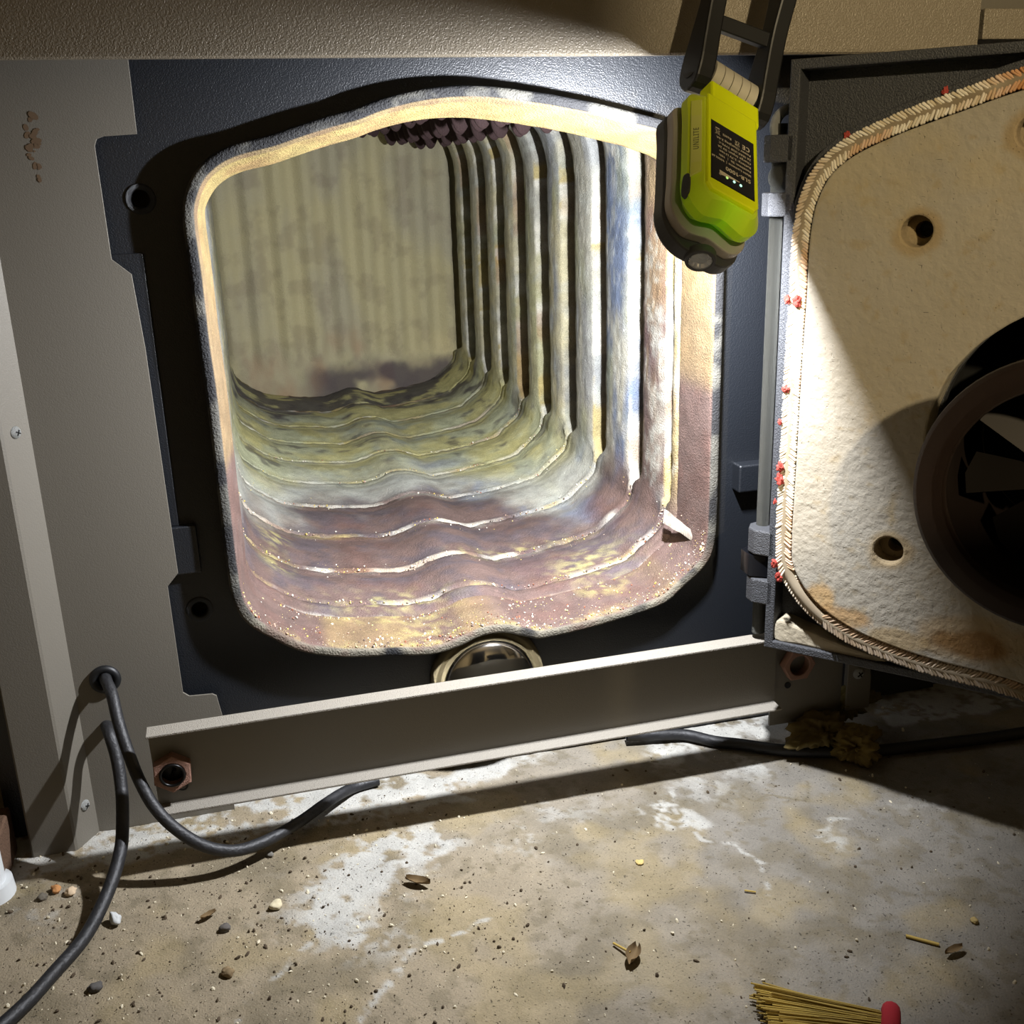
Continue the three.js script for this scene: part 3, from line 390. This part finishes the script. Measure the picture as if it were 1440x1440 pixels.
  for (let s = 0; s < acc; s += pitch) for (const row of [-1, 1]) {
    const [x, y, tx, ty, l] = at(s + (row > 0 ? pitch / 2 : 0)); if (x > 0.3) continue; const ang = Math.atan2(ty / l, tx / l), loose = (y < 0.2 && x < 0.05) ? 1 : 0;
    for (const dd of [-0.00085, 0.00085]) { const c = new THREE.CapsuleGeometry(0.00125, 0.0062, 3, 7); c.scale(1, 1, 1.5); c.rotateZ(-Math.PI / 2 + row * (0.92 + rr(-0.12, 0.12))); c.translate(dd * 1.2, 0, 0); c.rotateZ(ang); const o = row * 0.0031; c.rotateX(rr(-0.08, 0.08));
      c.translate(x - ty / l * o + rr(-0.0003, 0.0003) - loose * 0.001, y + tx / l * o + rr(-0.0003, 0.0003), 0.0085 - 0.002 * loose + rr(-0.0004, 0.0004));
      const o1 = step(0.125, 0.155, x) * step(0.5, 0.54, y), o2 = step(0.5, 0.62, fbm(x * 20 + 7, y * 34, row * 2 + 5, 3)) * (row < 0 ? 0.3 : 0.8), low = step(0.2, 0.17, y);
      let k = mixc(lin(0xd9d2c4), lin(0xb9ab90), rnd()); k = mixc(k, lin(0xb0702a), Math.max(o1 * 0.85, o2 * 0.6)); k = mixc(k, lin(0x8a7357), low * 0.7); yarn.push(paintGeo(c.toNonIndexed(), () => k)); }
  }
  const ropeCore = new THREE.TubeGeometry(new THREE.CatmullRomCurve3(c0.map(p => new V3(p.x, p.y, 0.0055)), true), 300, 0.0052, 8, true); yarn.push(paintGeo(ropeCore.toNonIndexed(), (x, y) => mixc(lin(0x9c8f78), lin(0x6f604a), fbm(x * 80, y * 80, 1, 3))));
  mesh('rope_seal', yarn, M.rope, door, 'plaited cream rope seal with rusty patches');
  // red sealant left on the rope
  for (const [x, y, r] of [[0.0095, 0.412, 0.0026], [0.0165, 0.411, 0.0031], [0.0115, 0.346, 0.0026], [0.0105, 0.285, 0.0032], [0.0105, 0.2745, 0.0034], [0.0085, 0.32, 0.0018], [0.0095, 0.205, 0.0028], [0.013, 0.194, 0.003], [0.0075, 0.256, 0.0016], [0.043, 0.5245, 0.0022], [0.105, 0.5495, 0.0022]]) {
const g = lump(r, 1.0, x * 900 + y * 700, [0.8, 1.15, y > 0.5 ? 0.4 : 0.6], 0.7); g.translate(x, y, y > 0.5 ? 0.0015 : 0.0112); mesh('sealant_blob', g, M.seal, door, 'red sealant crumb');
  }
  // hinge knuckles cast on the door's edge
  const knuckle = (y0, y1, dx = 0.0) => boxUV(slab([[0.004, -0.0], [-0.012, 0.0], [-0.019, 0.006], [-0.0215, 0.016], [-0.017, 0.026], [-0.006, 0.03], [0.004, 0.03]], y0, y1, [], 0.0012).rotateX(-Math.PI / 2));
  for (const [a, b] of [[0.205, 0.226], [0.163, 0.184], [0.470, 0.487], [0.508, 0.527]]) mesh('hinge_knuckle', knuckle(a, b), M.doorIron, door, a < 0.3 ? 'dusty lower hinge knuckle' : undefined);
}
// splits long triangles of a flat face until a pattern in vertex colours can show
function retess(g, f) {
  if (g.index) g = g.toNonIndexed(); let tri = []; const p = g.attributes.position, u = g.attributes.uv;
  for (let i = 0; i < p.count; i += 3) tri.push([0, 1, 2].map(k => [p.getX(i + k), p.getY(i + k), p.getZ(i + k)]));
  const out = []; while (tri.length) { const t = tri.pop(); const d = (a, b) => Math.hypot(a[0] - b[0], a[1] - b[1], a[2] - b[2]); const L = [d(t[0], t[1]), d(t[1], t[2]), d(t[2], t[0])], m = Math.max(...L); if (m < 0.0045) { out.push(t); continue; } const k = L.indexOf(m), a = t[k], b = t[(k + 1) % 3], c = t[(k + 2) % 3], h = [(a[0] + b[0]) / 2, (a[1] + b[1]) / 2, (a[2] + b[2]) / 2]; tri.push([a, h, c], [h, b, c]); }
  const q = new THREE.BufferGeometry(); q.setAttribute('position', new THREE.Float32BufferAttribute(out.flat(2), 3)); q.computeVertexNormals(); return paintGeo(boxUV(q), f);
}
{ // burner: the blast tube that pokes through the door
  const b = thing('burner', 'dark round burner tube poking through the board of the open door', 'burner', [0.2175, 0, 0.128]); b.rotation.y = door.rotation.y;
  const lathe = pts => { const g = new THREE.LatheGeometry(pts.map(p => new THREE.Vector2(...p)), 72).rotateX(Math.PI / 2); g.translate(0.214, 0.314, 0); return g; };
  mesh('blast_tube', lathe([[0.0735, -0.2], [0.0745, -0.2], [0.0745, 0.096], [0.079, 0.101], [0.078, 0.103], [0.0735, 0.097], [0.0735, -0.2]]), M.tubeBody, b, 'bare metal blast tube');
  mesh('inner_sleeve', lathe([[0.0728, 0.097], [0.0728, -0.06], [0.0732, -0.06], [0.0732, 0.097]]), M.sleeve, b, 'dark brown inner sleeve');
  mesh('flange', lathe([[0.0745, -0.15], [0.11, -0.15], [0.11, -0.036], [0.108, -0.036], [0.108, -0.147], [0.0745, -0.147]]), M.jacket, b);
  mesh('end_ring', lathe([[0.078, 0.097], [0.0845, 0.099], [0.086, 0.103], [0.0855, 0.1075], [0.083, 0.110], [0.074, 0.1105], [0.068, 0.109], [0.0665, 0.105], [0.067, 0.099], [0.0725, 0.094]]), M.steelRim, b, 'brown scorched end ring');
  for (let i = 0; i < 8; i++) { const a = i * Math.PI / 4 + 0.25; const v = slab([[0.016, -0.006], [0.058, -0.022], [0.066, -0.008], [0.066, 0.006], [0.02, 0.008]], 0, 0.0015); v.rotateX(0.5); v.rotateZ(a); v.translate(0.214, 0.314, 0.045); mesh('swirl_vane', v, M.vane, b); }
  mesh('nozzle', lathe([[0.0, 0.05], [0.008, 0.05], [0.012, 0.042], [0.012, -0.05], [0, -0.05]]), M.darkIron, b);
  mesh('diffuser_back', lathe([[0.0, -0.06], [0.0725, -0.06], [0.0725, -0.063], [0, -0.063]]), M.jacket, b);
}
{ // hinge pin and its fittings
  const t = thing('hinge_rod', 'long dusty steel hinge rod left of the burner door', 'rod', [0.2225, 0, 0.108]);
  mesh('rod', rod([0, 0.13, 0], [0, 0.535, 0], 0.0053, 18), M.rodSteel, t);
  const nut = (y0, y1, r) => { const g = new THREE.CylinderGeometry(r, r, y1 - y0, 6); g.translate(0, (y0 + y1) / 2, 0); return g; };
  mesh('lower_nut', nut(0.1855, 0.2035, 0.0165), M.bolt, t, 'glossy black hexagon nut');
  mesh('ball_bushing', new THREE.SphereGeometry(0.0125, 24, 16).scale(1, 0.88, 1).translate(0.0035, 0.4975, 0.004), M.rodSteel, t);
  mesh('lifting_eye', new THREE.TorusGeometry(0.0125, 0.0038, 12, 36).translate(0.008, 0.5325, 0), M.galv, t);
  const u = thing('plate_stop', 'small black block on the front plate behind the hinge rod', 'block');
  mesh('block', boxUV(box(0.232, 0.262, 0.233, 0.258, 0.0295, 0.044, 0.002)), M.plate, u);
}
// ================================================================== WORK LIGHT
{
  const t = thing('work_light', 'lime yellow rechargeable work light hung at the upper right of the furnace', 'work light', [0.1322, 0.5085, 0.2155]);
  const W = new V3(0.889, -0.447, -0.089).normalize(), D = new V3(-0.285, -0.698, 0.659), N = new V3().crossVectors(W, D.clone().negate()).normalize(), U = new V3().crossVectors(N, W);
  t.quaternion.setFromRotationMatrix(new THREE.Matrix4().makeBasis(W, U, N)); // local x across, y towards the hinge, z out of the printed back
  // outline: square shoulders at the hinge end, round corners and a bulge for the torch at the other
  const body = (s, b, top) => [[-s, top - 0.006], [-s + 0.006, top], [0, top], [s - 0.006, top], [s, top - 0.006], [s, 0.03], [s, 0.01], [s, -0.012], [s, -0.032], [s - 0.0045, -0.0405], [s - 0.0125, -0.0455], [0.009, -0.0445 + b * 0.5], [0.0, -0.0425 + b], [-0.009, -0.0445 + b * 0.5], [-s + 0.0125, -0.0455], [-s + 0.0045, -0.0405], [-s, -0.032], [-s, -0.012], [-s, 0.01], [-s, 0.03]];
  const o = (s, b, top) => smooth(body(s, b, top), 120).map(p => [p.x, p.y]);
  const bump = s => smooth([[-s, 0.046], [-s + 0.008, 0.053], [0, 0.053], [s - 0.008, 0.053], [s, 0.046], [s, 0.025], [s, 0.0], [s, -0.02], [s, -0.038], [s - 0.005, -0.049], [s - 0.013, -0.055], [0.009, -0.0565], [0, -0.056], [-0.009, -0.0565], [-s + 0.013, -0.055], [-s + 0.005, -0.049], [-s, -0.038], [-s, -0.02], [-s, 0], [-s, 0.025]], 120).map(p => [p.x, p.y]);
  const win = [[-0.0165, -0.034], [0.0165, -0.034], [0.0165, 0.036], [-0.0165, 0.036]];
  mesh('bumper', slab(bump(0.0305), -0.038, -0.027, [win.slice().reverse()], 0.0018), M.bumper, t, 'dark grey rubber bumper');
  mesh('band', slab(smooth(body(0.0298, 0.0, 0.053).map(p => [p[0], p[1] < -0.03 ? p[1] - 0.004 : p[1]]), 120).map(p => [p.x, p.y]), -0.0272, -0.0205, [], 0.001), M.greyBand, t, 'light grey band');
  mesh('shell', slab(o(0.0285, 0.0015, 0.0535), -0.021, 0.0, [], 0.0075, 1), M.limeShell, t);
  mesh('raised_back', slab([[-0.0205, 0.0475], [0.0205, 0.0475], [0.0205, -0.028], [0.017, -0.0325], [-0.017, -0.0325], [-0.0205, -0.028]], -0.004, 0.0028, [], 0.0016), M.lime, t);
  mesh('hinge_tab', slab([[-0.0165, 0.045], [0.0235, 0.045], [0.0235, 0.0625], [-0.0165, 0.0625]], -0.012, 0.002, [], 0.002), M.lime, t);
  // printed plate
  const cv = document.createElement('canvas'); cv.width = 320; cv.height = 512; const c = cv.getContext('2d');
  c.fillStyle = '#1d1d22'; c.fillRect(0, 0, 320, 512); c.save(); c.translate(320, 512); c.rotate(Math.PI); c.fillStyle = '#c2b79f'; c.textAlign = 'left';
  const line = (s, x, y, px, w = '') => { c.font = w + ' ' + px + 'px sans-serif'; c.fillText(s, x, y); };
  c.beginPath(); c.moveTo(110, 84); c.lineTo(262, 60); c.lineTo(262, 98); c.lineTo(110, 90); c.fill();
  line('SLR-1000', 24, 160, 46, 'bold'); 
  line('Main Lumens | 1000LM', 20, 206, 27, 'bold'); line('Runtime: 3h  |  10h', 20, 243, 27, 'bold'); line('Battery: 3.7V Li-ion', 20, 280, 27, 'bold'); line('Charge Input: 5V 2A', 20, 317, 27, 'bold'); line('2A MAX USB TYPE-C', 20, 354, 27, 'bold'); line('Power Charging 2.0A', 20, 391, 27, 'bold');
  line('CE', 26, 446, 54, 'bold'); line('UK', 108, 424, 28, 'bold'); line('CA', 108, 448, 28, 'bold'); line('RoHS', 170, 444, 28, 'bold');
  c.strokeStyle = '#a59a84'; c.lineWidth = 4; c.strokeRect(266, 412, 22, 34); c.beginPath(); c.moveTo(258, 404); c.lineTo(298, 450); c.moveTo(298, 404); c.lineTo(258, 450); c.stroke(); c.fillRect(262, 458, 32, 10);
  c.restore();
  const lt = new THREE.CanvasTexture(cv); lt.colorSpace = THREE.SRGBColorSpace;
  const lab = mesh('printed_label', slab([[-0.0185, 0.0245], [0.0165, 0.0245], [0.0165, -0.0245], [-0.0185, -0.0245]], 0.0026, 0.0031), M.blackPlastic, t, 'black label printed upside down');
  mesh('print', new THREE.PlaneGeometry(0.034, 0.048).translate(-0.001, 0, 0.00325), new THREE.MeshStandardMaterial({ map: lt, roughness: 0.45 }), lab);
  for (const [x, k] of [[-0.0115, 0], [-0.0060, 1], [-0.0003, 2], [0.0050, 2]]) mesh('charge_dot', new THREE.CylinderGeometry(0.00095, 0.00095, 0.0004, 16).rotateX(Math.PI / 2).translate(x, -0.0182, 0.0033), k ? new THREE.MeshStandardMaterial({ color: 0x9fe0b0, emissive: k > 1 ? 0xb8ffe8 : 0xb8e070, emissiveIntensity: k > 1 ? 1.1 : 0.7 }) : M.greyBand, t);
  const glow = new THREE.PointLight(0x4dff20, GREEN, 0, 2); t.add(glow); glow.position.set(0.0035, -0.034, -0.0075); glow.castShadow = true; // charge lamp inside the translucent shell
  // lettering on the long bevel
  const s2 = document.createElement('canvas'); s2.width = 640; s2.height = 96; const e = s2.getContext('2d'); e.fillStyle = '#c3c768'; e.fillRect(0, 0, 640, 96); e.fillStyle = '#6b7040'; e.font = 'bold 78px sans-serif'; e.textAlign = 'center'; e.fillText('UNILITE', 320, 76);
  const st = new THREE.CanvasTexture(s2); st.colorSpace = THREE.SRGBColorSpace;
  const strip = new THREE.Group(); strip.name = 'side_strip'; strip.userData.label = 'pale strip lettered lengthwise'; t.add(strip); strip.position.set(-0.0248, 0.006, -0.0037); strip.rotation.y = -0.785;
  mesh('strip_plate', slab([[-0.0035, -0.029], [0.0035, -0.025], [0.0035, 0.036], [-0.0035, 0.036]], -0.002, 0.0012, [], 0.0004), M.limePale, strip);
  mesh('lettering', new THREE.PlaneGeometry(0.040, 0.006).rotateZ(Math.PI / 2).translate(0, 0.002, 0.0014), new THREE.MeshStandardMaterial({ map: st, roughness: 0.5 }), strip);
  const sw = mesh('switch', slab(smooth([[-0.0022, -0.0085], [0.0018, -0.0065], [0.0022, 0.0085], [-0.0010, 0.0085], [-0.0022, 0.005]], 40).map(p => [p.x, p.y]), -0.002, 0.0012, [], 0.0005).rotateY(-1.25).translate(-0.0283, -0.0285, -0.0085), M.bumper, t, 'small dark side switch');
  // torch in the end
  mesh('torch_bezel', new THREE.LatheGeometry([[0.0078, -0.0592], [0.0095, -0.0592], [0.0098, -0.0585], [0.0098, -0.0535], [0.0078, -0.0525], [0.0078, -0.0592]].map(p => new THREE.Vector2(...p)), 32).translate(0, 0, -0.0285), M.bumper, t);
  mesh('torch_reflector', new THREE.LatheGeometry([[0.0015, 0.009], [0.0038, 0.005], [0.0062, 0.001], [0.0074, 0]].map(p => new THREE.Vector2(...p)), 32).translate(0, -0.0590, -0.0285), M.chrome, t);
  mesh('torch_lens', new THREE.CylinderGeometry(0.0074, 0.0074, 0.0008, 32).translate(0, -0.0588, -0.0285), M.lensClear, t);
  // diode panel in its frame, on the far side
  mesh('diode_panel', box(-0.0165, 0.0165, -0.034, 0.036, -0.0331, -0.0322), new THREE.MeshStandardMaterial({ color: 0xfff8e0, emissive: 0xffffff, emissiveIntensity: 6 }), t);
  // hinge with steel rings between two arms
  const hx = 0.005, hy = 0.0785, hz = -0.008;
  for (let i = 0; i < 5; i++) mesh('hinge_ring', new THREE.CylinderGeometry(0.0106, 0.0106, 0.0066, 32).rotateZ(Math.PI / 2).translate(hx - 0.0146 + i * 0.0073, hy, hz), M.ringSteel, t);
  mesh('hinge_pin', new THREE.CylinderGeometry(0.0085, 0.0085, 0.062, 24).rotateZ(Math.PI / 2).translate(hx, hy, hz), M.blackPlastic, t);
  mesh('cord_loop', new THREE.TorusGeometry(0.0055, 0.0022, 10, 28).rotateY(Math.PI / 2 - 1.2).translate(hx - 0.004, hy + 0.0115, hz - 0.006), M.blackPlastic, t);
  // stand: local direction that points up in the room
  const inv = t.quaternion.clone().invert(), up = new V3(0.27, 0.985, -0.06).normalize().applyQuaternion(inv), side = new V3(1, 0, 0), back = new V3().crossVectors(side, up).normalize(), fwd = back;
  const armM = new THREE.Matrix4().makeBasis(new V3().crossVectors(up, fwd).normalize(), up, fwd);
  for (const s of [-1, 1]) {
    const a = slab(smooth([[-0.0105, -0.010], [0.0, -0.0155], [0.0105, -0.010], [0.0125, 0.003], [0.0105, 0.018], [0.0075, 0.045], [0.0075, 0.13], [-0.0075, 0.13], [-0.0075, 0.045], [-0.0105, 0.018], [-0.0125, 0.003]], 70).map(p => [p.x, p.y]), -0.006, 0.006, [], 0.0015); a.rotateY(Math.PI / 2); a.applyMatrix4(armM); a.translate(hx + s * 0.0258, hy, hz); mesh('arm', a, M.blackPlastic, t);
  }
  const bar = (d, r) => { const p = up.clone().multiplyScalar(d).add(new V3(hx, hy, hz)); const g = new RoundedBoxGeometry(0.052, 0.0095, 0.008, 2, 0.001); g.applyMatrix4(armM); g.translate(p.x, p.y, p.z); return g; };
  mesh('crossbar', bar(0.036), M.blackPlastic, t); mesh('crossbar', bar(0.125), M.blackPlastic, t);
  // the lamp's own light
  t.updateMatrixWorld(true);
  const L = new THREE.RectAreaLight(0xf1f4fb, COB_LIGHT, 0.009, 0.036); const at = new V3(-0.006, 0.002, -0.0333).applyMatrix4(t.matrixWorld); L.position.copy(at); L.lookAt(at.clone().sub(N)); scene.add(L);
}

// ================================================================== CABLES
const cable = (name, label, pts, r) => { const g = tube(pts, r, 140, 14); const u = g.attributes.uv; for (let i = 0; i < u.count; i++) u.setXY(i, u.getX(i) * 0.5, u.getY(i) * 0.05); return tag(mesh(name, g, M.cable), label, 'cable'); };
cable('power_cable', 'black cable from the grommet looping down and under the rail', [[-0.307, 0.137, 0.030], [-0.306, 0.138, 0.045], [-0.301, 0.132, 0.060], [-0.297, 0.115, 0.076], [-0.291, 0.096, 0.092], [-0.284, 0.078, 0.106], [-0.275, 0.061, 0.117], [-0.261, 0.045, 0.126], [-0.241, 0.029, 0.131], [-0.221, 0.020, 0.129], [-0.199, 0.016, 0.118], [-0.171, 0.015, 0.098], [-0.150, 0.013, 0.076], [-0.133, 0.010, 0.058], [-0.12, 0.0058, 0.045], [-0.10, 0.0055, 0.04]], 0.0046);
cable('power_cable', 'black cable hanging from the casing and running out at the lower left', [[-0.313, 0.094, 0.028], [-0.312, 0.095, 0.038], [-0.308, 0.095, 0.055], [-0.304, 0.08, 0.066], [-0.302, 0.059, 0.08], [-0.302, 0.044, 0.096], [-0.303, 0.032, 0.115], [-0.308, 0.021, 0.135], [-0.316, 0.012, 0.158], [-0.326, 0.0062, 0.182], [-0.341, 0.0055, 0.21], [-0.354, 0.0055, 0.234], [-0.367, 0.006, 0.253], [-0.39, 0.006, 0.28], [-0.44, 0.006, 0.33]], 0.0049);
cable('power_cable', 'black cable along the floor below the burner door', [[0.13, 0.01, 0.04], [0.16, 0.008, 0.045], [0.184, 0.0065, 0.05], [0.205, 0.006, 0.068], [0.225, 0.006, 0.08], [0.256, 0.006, 0.1], [0.314, 0.006, 0.122], [0.38, 0.006, 0.131], [0.478, 0.006, 0.138], [0.6, 0.006, 0.13]], 0.0052);

// ================================================================== LOOSE THINGS
function lump(r, f, seedv, sq = [1, 1, 1], rough = 0) { let g = mergeVertices(new THREE.IcosahedronGeometry(r, rough ? 8 : 4).deleteAttribute('uv').deleteAttribute('normal')); const p = g.attributes.position; for (let i = 0; i < p.count; i++) { const q = new V3(p.getX(i), p.getY(i), p.getZ(i)).normalize(); const k = 1 + f * (fbm(q.x * 1.6 + seedv, q.y * 1.6, q.z * 1.6, 4) - 0.5) * 2 + rough * (fbm(q.x * 7 + seedv, q.y * 7, q.z * 7, 3) - 0.5); p.setXYZ(i, p.getX(i) * k * sq[0], p.getY(i) * k * sq[1], p.getZ(i) * k * sq[2]); } g.computeVertexNormals(); return g; }
const pebble = (x, z, r, col, label, sq = [1, 0.65, 0.8]) => { const g = paintGeo(lump(r, 0.5, x * 97 + z * 31, sq).toNonIndexed(), () => lin(col)); g.rotateY(rr(0, 6)); g.translate(0, r * sq[1] * 0.82, 0); const m = mesh('pebble', g, M.stone); m.position.set(x, 0, z); tag(m, label, 'pebble'); };
pebble(-0.307, 0.163, 0.0052, 0xb9bbb9, 'pale grey stone chip beside the lower left cable', [0.7, 0.9, 1.1]);
pebble(-0.231, 0.194, 0.0042, 0x55504b, 'dark grey round pebble on the floor below the cable loop');
pebble(-0.194, 0.180, 0.0048, 0xc0b596, 'cream stone chip on the floor, largest right of the dark pebble');
pebble(-0.314, 0.230, 0.0046, 0x4d4a47, 'dark pebble with a pale fleck at the lower left floor');
pebble(-0.229, 0.241, 0.0046, 0x7d6a4c, 'brown clod on the floor below the dark round pebble');
pebble(-0.354, 0.112, 0.0044, 0xb07b48, 'orange brown stone by the foot of the corner post');
pebble(-0.343, 0.119, 0.0046, 0xc0a98a, 'pinkish cream stone beside the orange brown stone');
pebble(-0.363, 0.119, 0.0038, 0x5f584c, 'dull grey stone left of the orange brown stone');
pebble(-0.196, 0.115, 0.0030, 0x6b675f, 'small grey pebble just below the cable loop');
pebble(0.276, 0.338, 0.0030, 0xa38e5a, 'small tan crumb alone at the lower right floor');
pebble(0.078, 0.208, 0.0030, 0xc0a86a, 'yellow crumb flat on the bare floor in the middle', [1.2, 0.4, 1]);
{ // bent leaf scraps, twigs
  const curl = (l, w, c) => gridGeo(10, 6, (i, j) => { const u = i / 9 - 0.5, v = j / 5 - 0.5; return [u * l, 0.0014 + c * (v * v * 3 + u * u * 0.8) + 0.0006 * noise(i, j), v * w * (1 - 3 * u * u)]; });
  const leafM = M.leaf.clone(); leafM.side = THREE.DoubleSide;
  const scrap = (x, z, a, l, w, c, label) => { const m = mesh('leaf_scrap', curl(l, w, c), leafM); m.position.set(x, 0.0008, z); m.rotation.y = a; tag(m, label, 'leaf'); };
  scrap(-0.09, 0.185, -0.6, 0.02, 0.008, 0.005, 'curled brown leaf scrap on the white bloom of the floor');
  scrap(0.036, 0.305, 0.9, 0.018, 0.010, 0.006, 'crumpled dry leaf with a stalk on the bare floor');
  scrap(0.243, 0.361, 0.2, 0.016, 0.006, 0.003, 'dark leaf scrap beside the straw at the lower right');
  scrap(-0.242, 0.178, 0.5, 0.012, 0.005, 0.003, 'small dark leaf scrap left of the dark round pebble');
  const straw = (a, b, r, label) => tag(mesh('straw', rod(a, b, r, 8), M.straw), label, 'straw');
  straw([0.028, 0.002, 0.288], [0.035, 0.004, 0.302], 0.0009, 'short pale stalk lying on the dry leaf');
  straw([0.222, 0.0016, 0.338], [0.238, 0.0016, 0.352], 0.0012, 'pale straw lying on the lower right floor');
  straw([0.139, 0.0012, 0.262], [0.146, 0.0012, 0.266], 0.0007, 'thin short straw in the middle of the dim floor');
}
{ // grit that nobody could count
  const N = 2600, g = new THREE.IcosahedronGeometry(1, 0), im = new THREE.InstancedMesh(g, std(0xffffff, 0.9), N), m4 = new THREE.Matrix4(), q = new THREE.Quaternion(), cA = hex(0x4a3d2c), cB = hex(0xd0c6ac);
  for (let i = 0; i < N; i++) { let x, z, n = 0; do { x = rr(-0.42, 0.42); z = rr(0.05, 0.45); n++; } while (n < 8 && rnd() > 0.15 + 0.85 * step(0.1, -0.22, x + 0.25 * (fbm(x * 10, 3, z * 10, 2) - 0.5))); const s = 0.0004 + 0.0011 * rnd() ** 4; q.setFromEuler(new THREE.Euler(rr(0, 6), rr(0, 6), rr(0, 6))); im.setMatrixAt(i, m4.compose(new V3(x, s * 0.4, z), q, new V3(s * rr(0.8, 2.2), s * 0.8, s))); im.setColorAt(i, rnd() < 0.62 ? cA : cB); }
  im.name = 'floor_grit'; im.castShadow = im.receiveShadow = true; im.userData.kind = 'stuff'; tag(im, 'fine grit and crumbs scattered over the concrete floor', 'grit'); scene.add(im);
}
{ // tufts of mineral wool
  const tuft = (x, y, z, r, sq, label, col) => { const g = paintGeo(lump(r, 0.9, x * 53, sq, 1.1).toNonIndexed(), (a, b, c) => mixc(lin(col), lin(0x4a3c22), fbm(a * 300, b * 300, c * 300, 3))); const m = mesh('wool_tuft', g, M.board); m.position.set(x, y, z); tag(m, label, 'insulation'); };
  tuft(0.292, 0.02, 0.105, 0.021, [1.2, 0.7, 0.8], 'ragged yellow wool tuft lying over the floor cable, left one', 0x6e6030);
  tuft(0.312, 0.015, 0.128, 0.019, [1.0, 0.7, 0.8], 'torn yellow wool tuft hanging over the front of the floor cable', 0x786528);
  tuft(0.327, 0.034, 0.085, 0.018, [1.3, 0.6, 0.7], 'flat piece of yellow wool board below the angle bracket', 0x6c6430);
}
{ // flake of scale curling off the throat's lower right corner
  const g = gridGeo(12, 8, (i, j) => { const u = i / 11, v = j / 7; return [0.186 + 0.0195 * u - 0.004 * v * (1 - u), 0.207 - 0.018 * u - 0.012 * v * (1 - u * 0.3) + 0.002 * noise(i * 0.6, j * 0.6), -0.012 + 0.034 * u + 0.006 * v + 0.004 * Math.sin(v * 3) * u]; });
  tag(mesh('scale_flake', paintGeo(g, (x, y, z) => mixc(PAL.pink, PAL.ash, fbm(x * 200, y * 200, z * 200, 3))), M.cast), 'curled flake of scale peeling off in the lower right corner of the throat', 'flake');
}
{ // straw hand broom at the lower edge
  const t = thing('hand_broom', 'straw hand broom with red binding at the bottom edge', 'broom', [0.15, 0, 0.41]); const a = [];
  for (let i = 0; i < 260; i++) { const f = rr(-1, 1), h = rr(0, 1), l = rr(0.05, 0.062); a.push(paintGeo(rod([0.002 + rr(0, 0.006), 0.006 + 0.012 * h, 0.01 + f * 0.012], [-l + 0.004 * Math.abs(f), 0.0015 + 0.013 * h + rr(0, 0.002), -0.022 + f * 0.026 + rr(-0.003, 0.003)], 0.00055, 5).toNonIndexed(), () => mixc(lin(0xb49a45), lin(0x76602a), rnd()))); }
  const b = mesh('bristles', a, M.stone, t, 'yellow straw bristles'); b.userData.kind = 'stuff';
  mesh('binding', paintGeo(new THREE.TorusGeometry(0.015, 0.0055, 12, 30).scale(1, 0.8, 1).rotateY(Math.PI / 2 - 0.6).translate(0.004, 0.013, 0.011).toNonIndexed(), () => lin(0xa81f2c)), M.stone, t, 'red binding');
  mesh('handle', rod([0.004, 0.013, 0.012], [0.055, 0.03, 0.17], 0.009, 14), M.wood, t);
}
{ // things in the dark corner left of the post
  const t = thing('timber_block', 'old brown timber block in the corner left of the casing post', 'timber', [-0.408, 0, 0.075]); mesh('block', boxUV(box(-0.022, 0.016, 0, 0.04, -0.03, 0.028, 0.002)), M.wood, t);
  const p = thing('white_pipe', 'short pale pipe stub at the far left edge', 'pipe', [-0.402, 0, 0.102]); mesh('pipe', new THREE.CylinderGeometry(0.012, 0.0125, 0.036, 24).translate(0, 0.018, 0), std(0xcfd2d2, 0.5), p); mesh('foot_ring', new THREE.CylinderGeometry(0.017, 0.018, 0.012, 24).translate(0, 0.006, 0), std(0xcfd2d2, 0.5), p);
}
renderer.render(scene, camera);
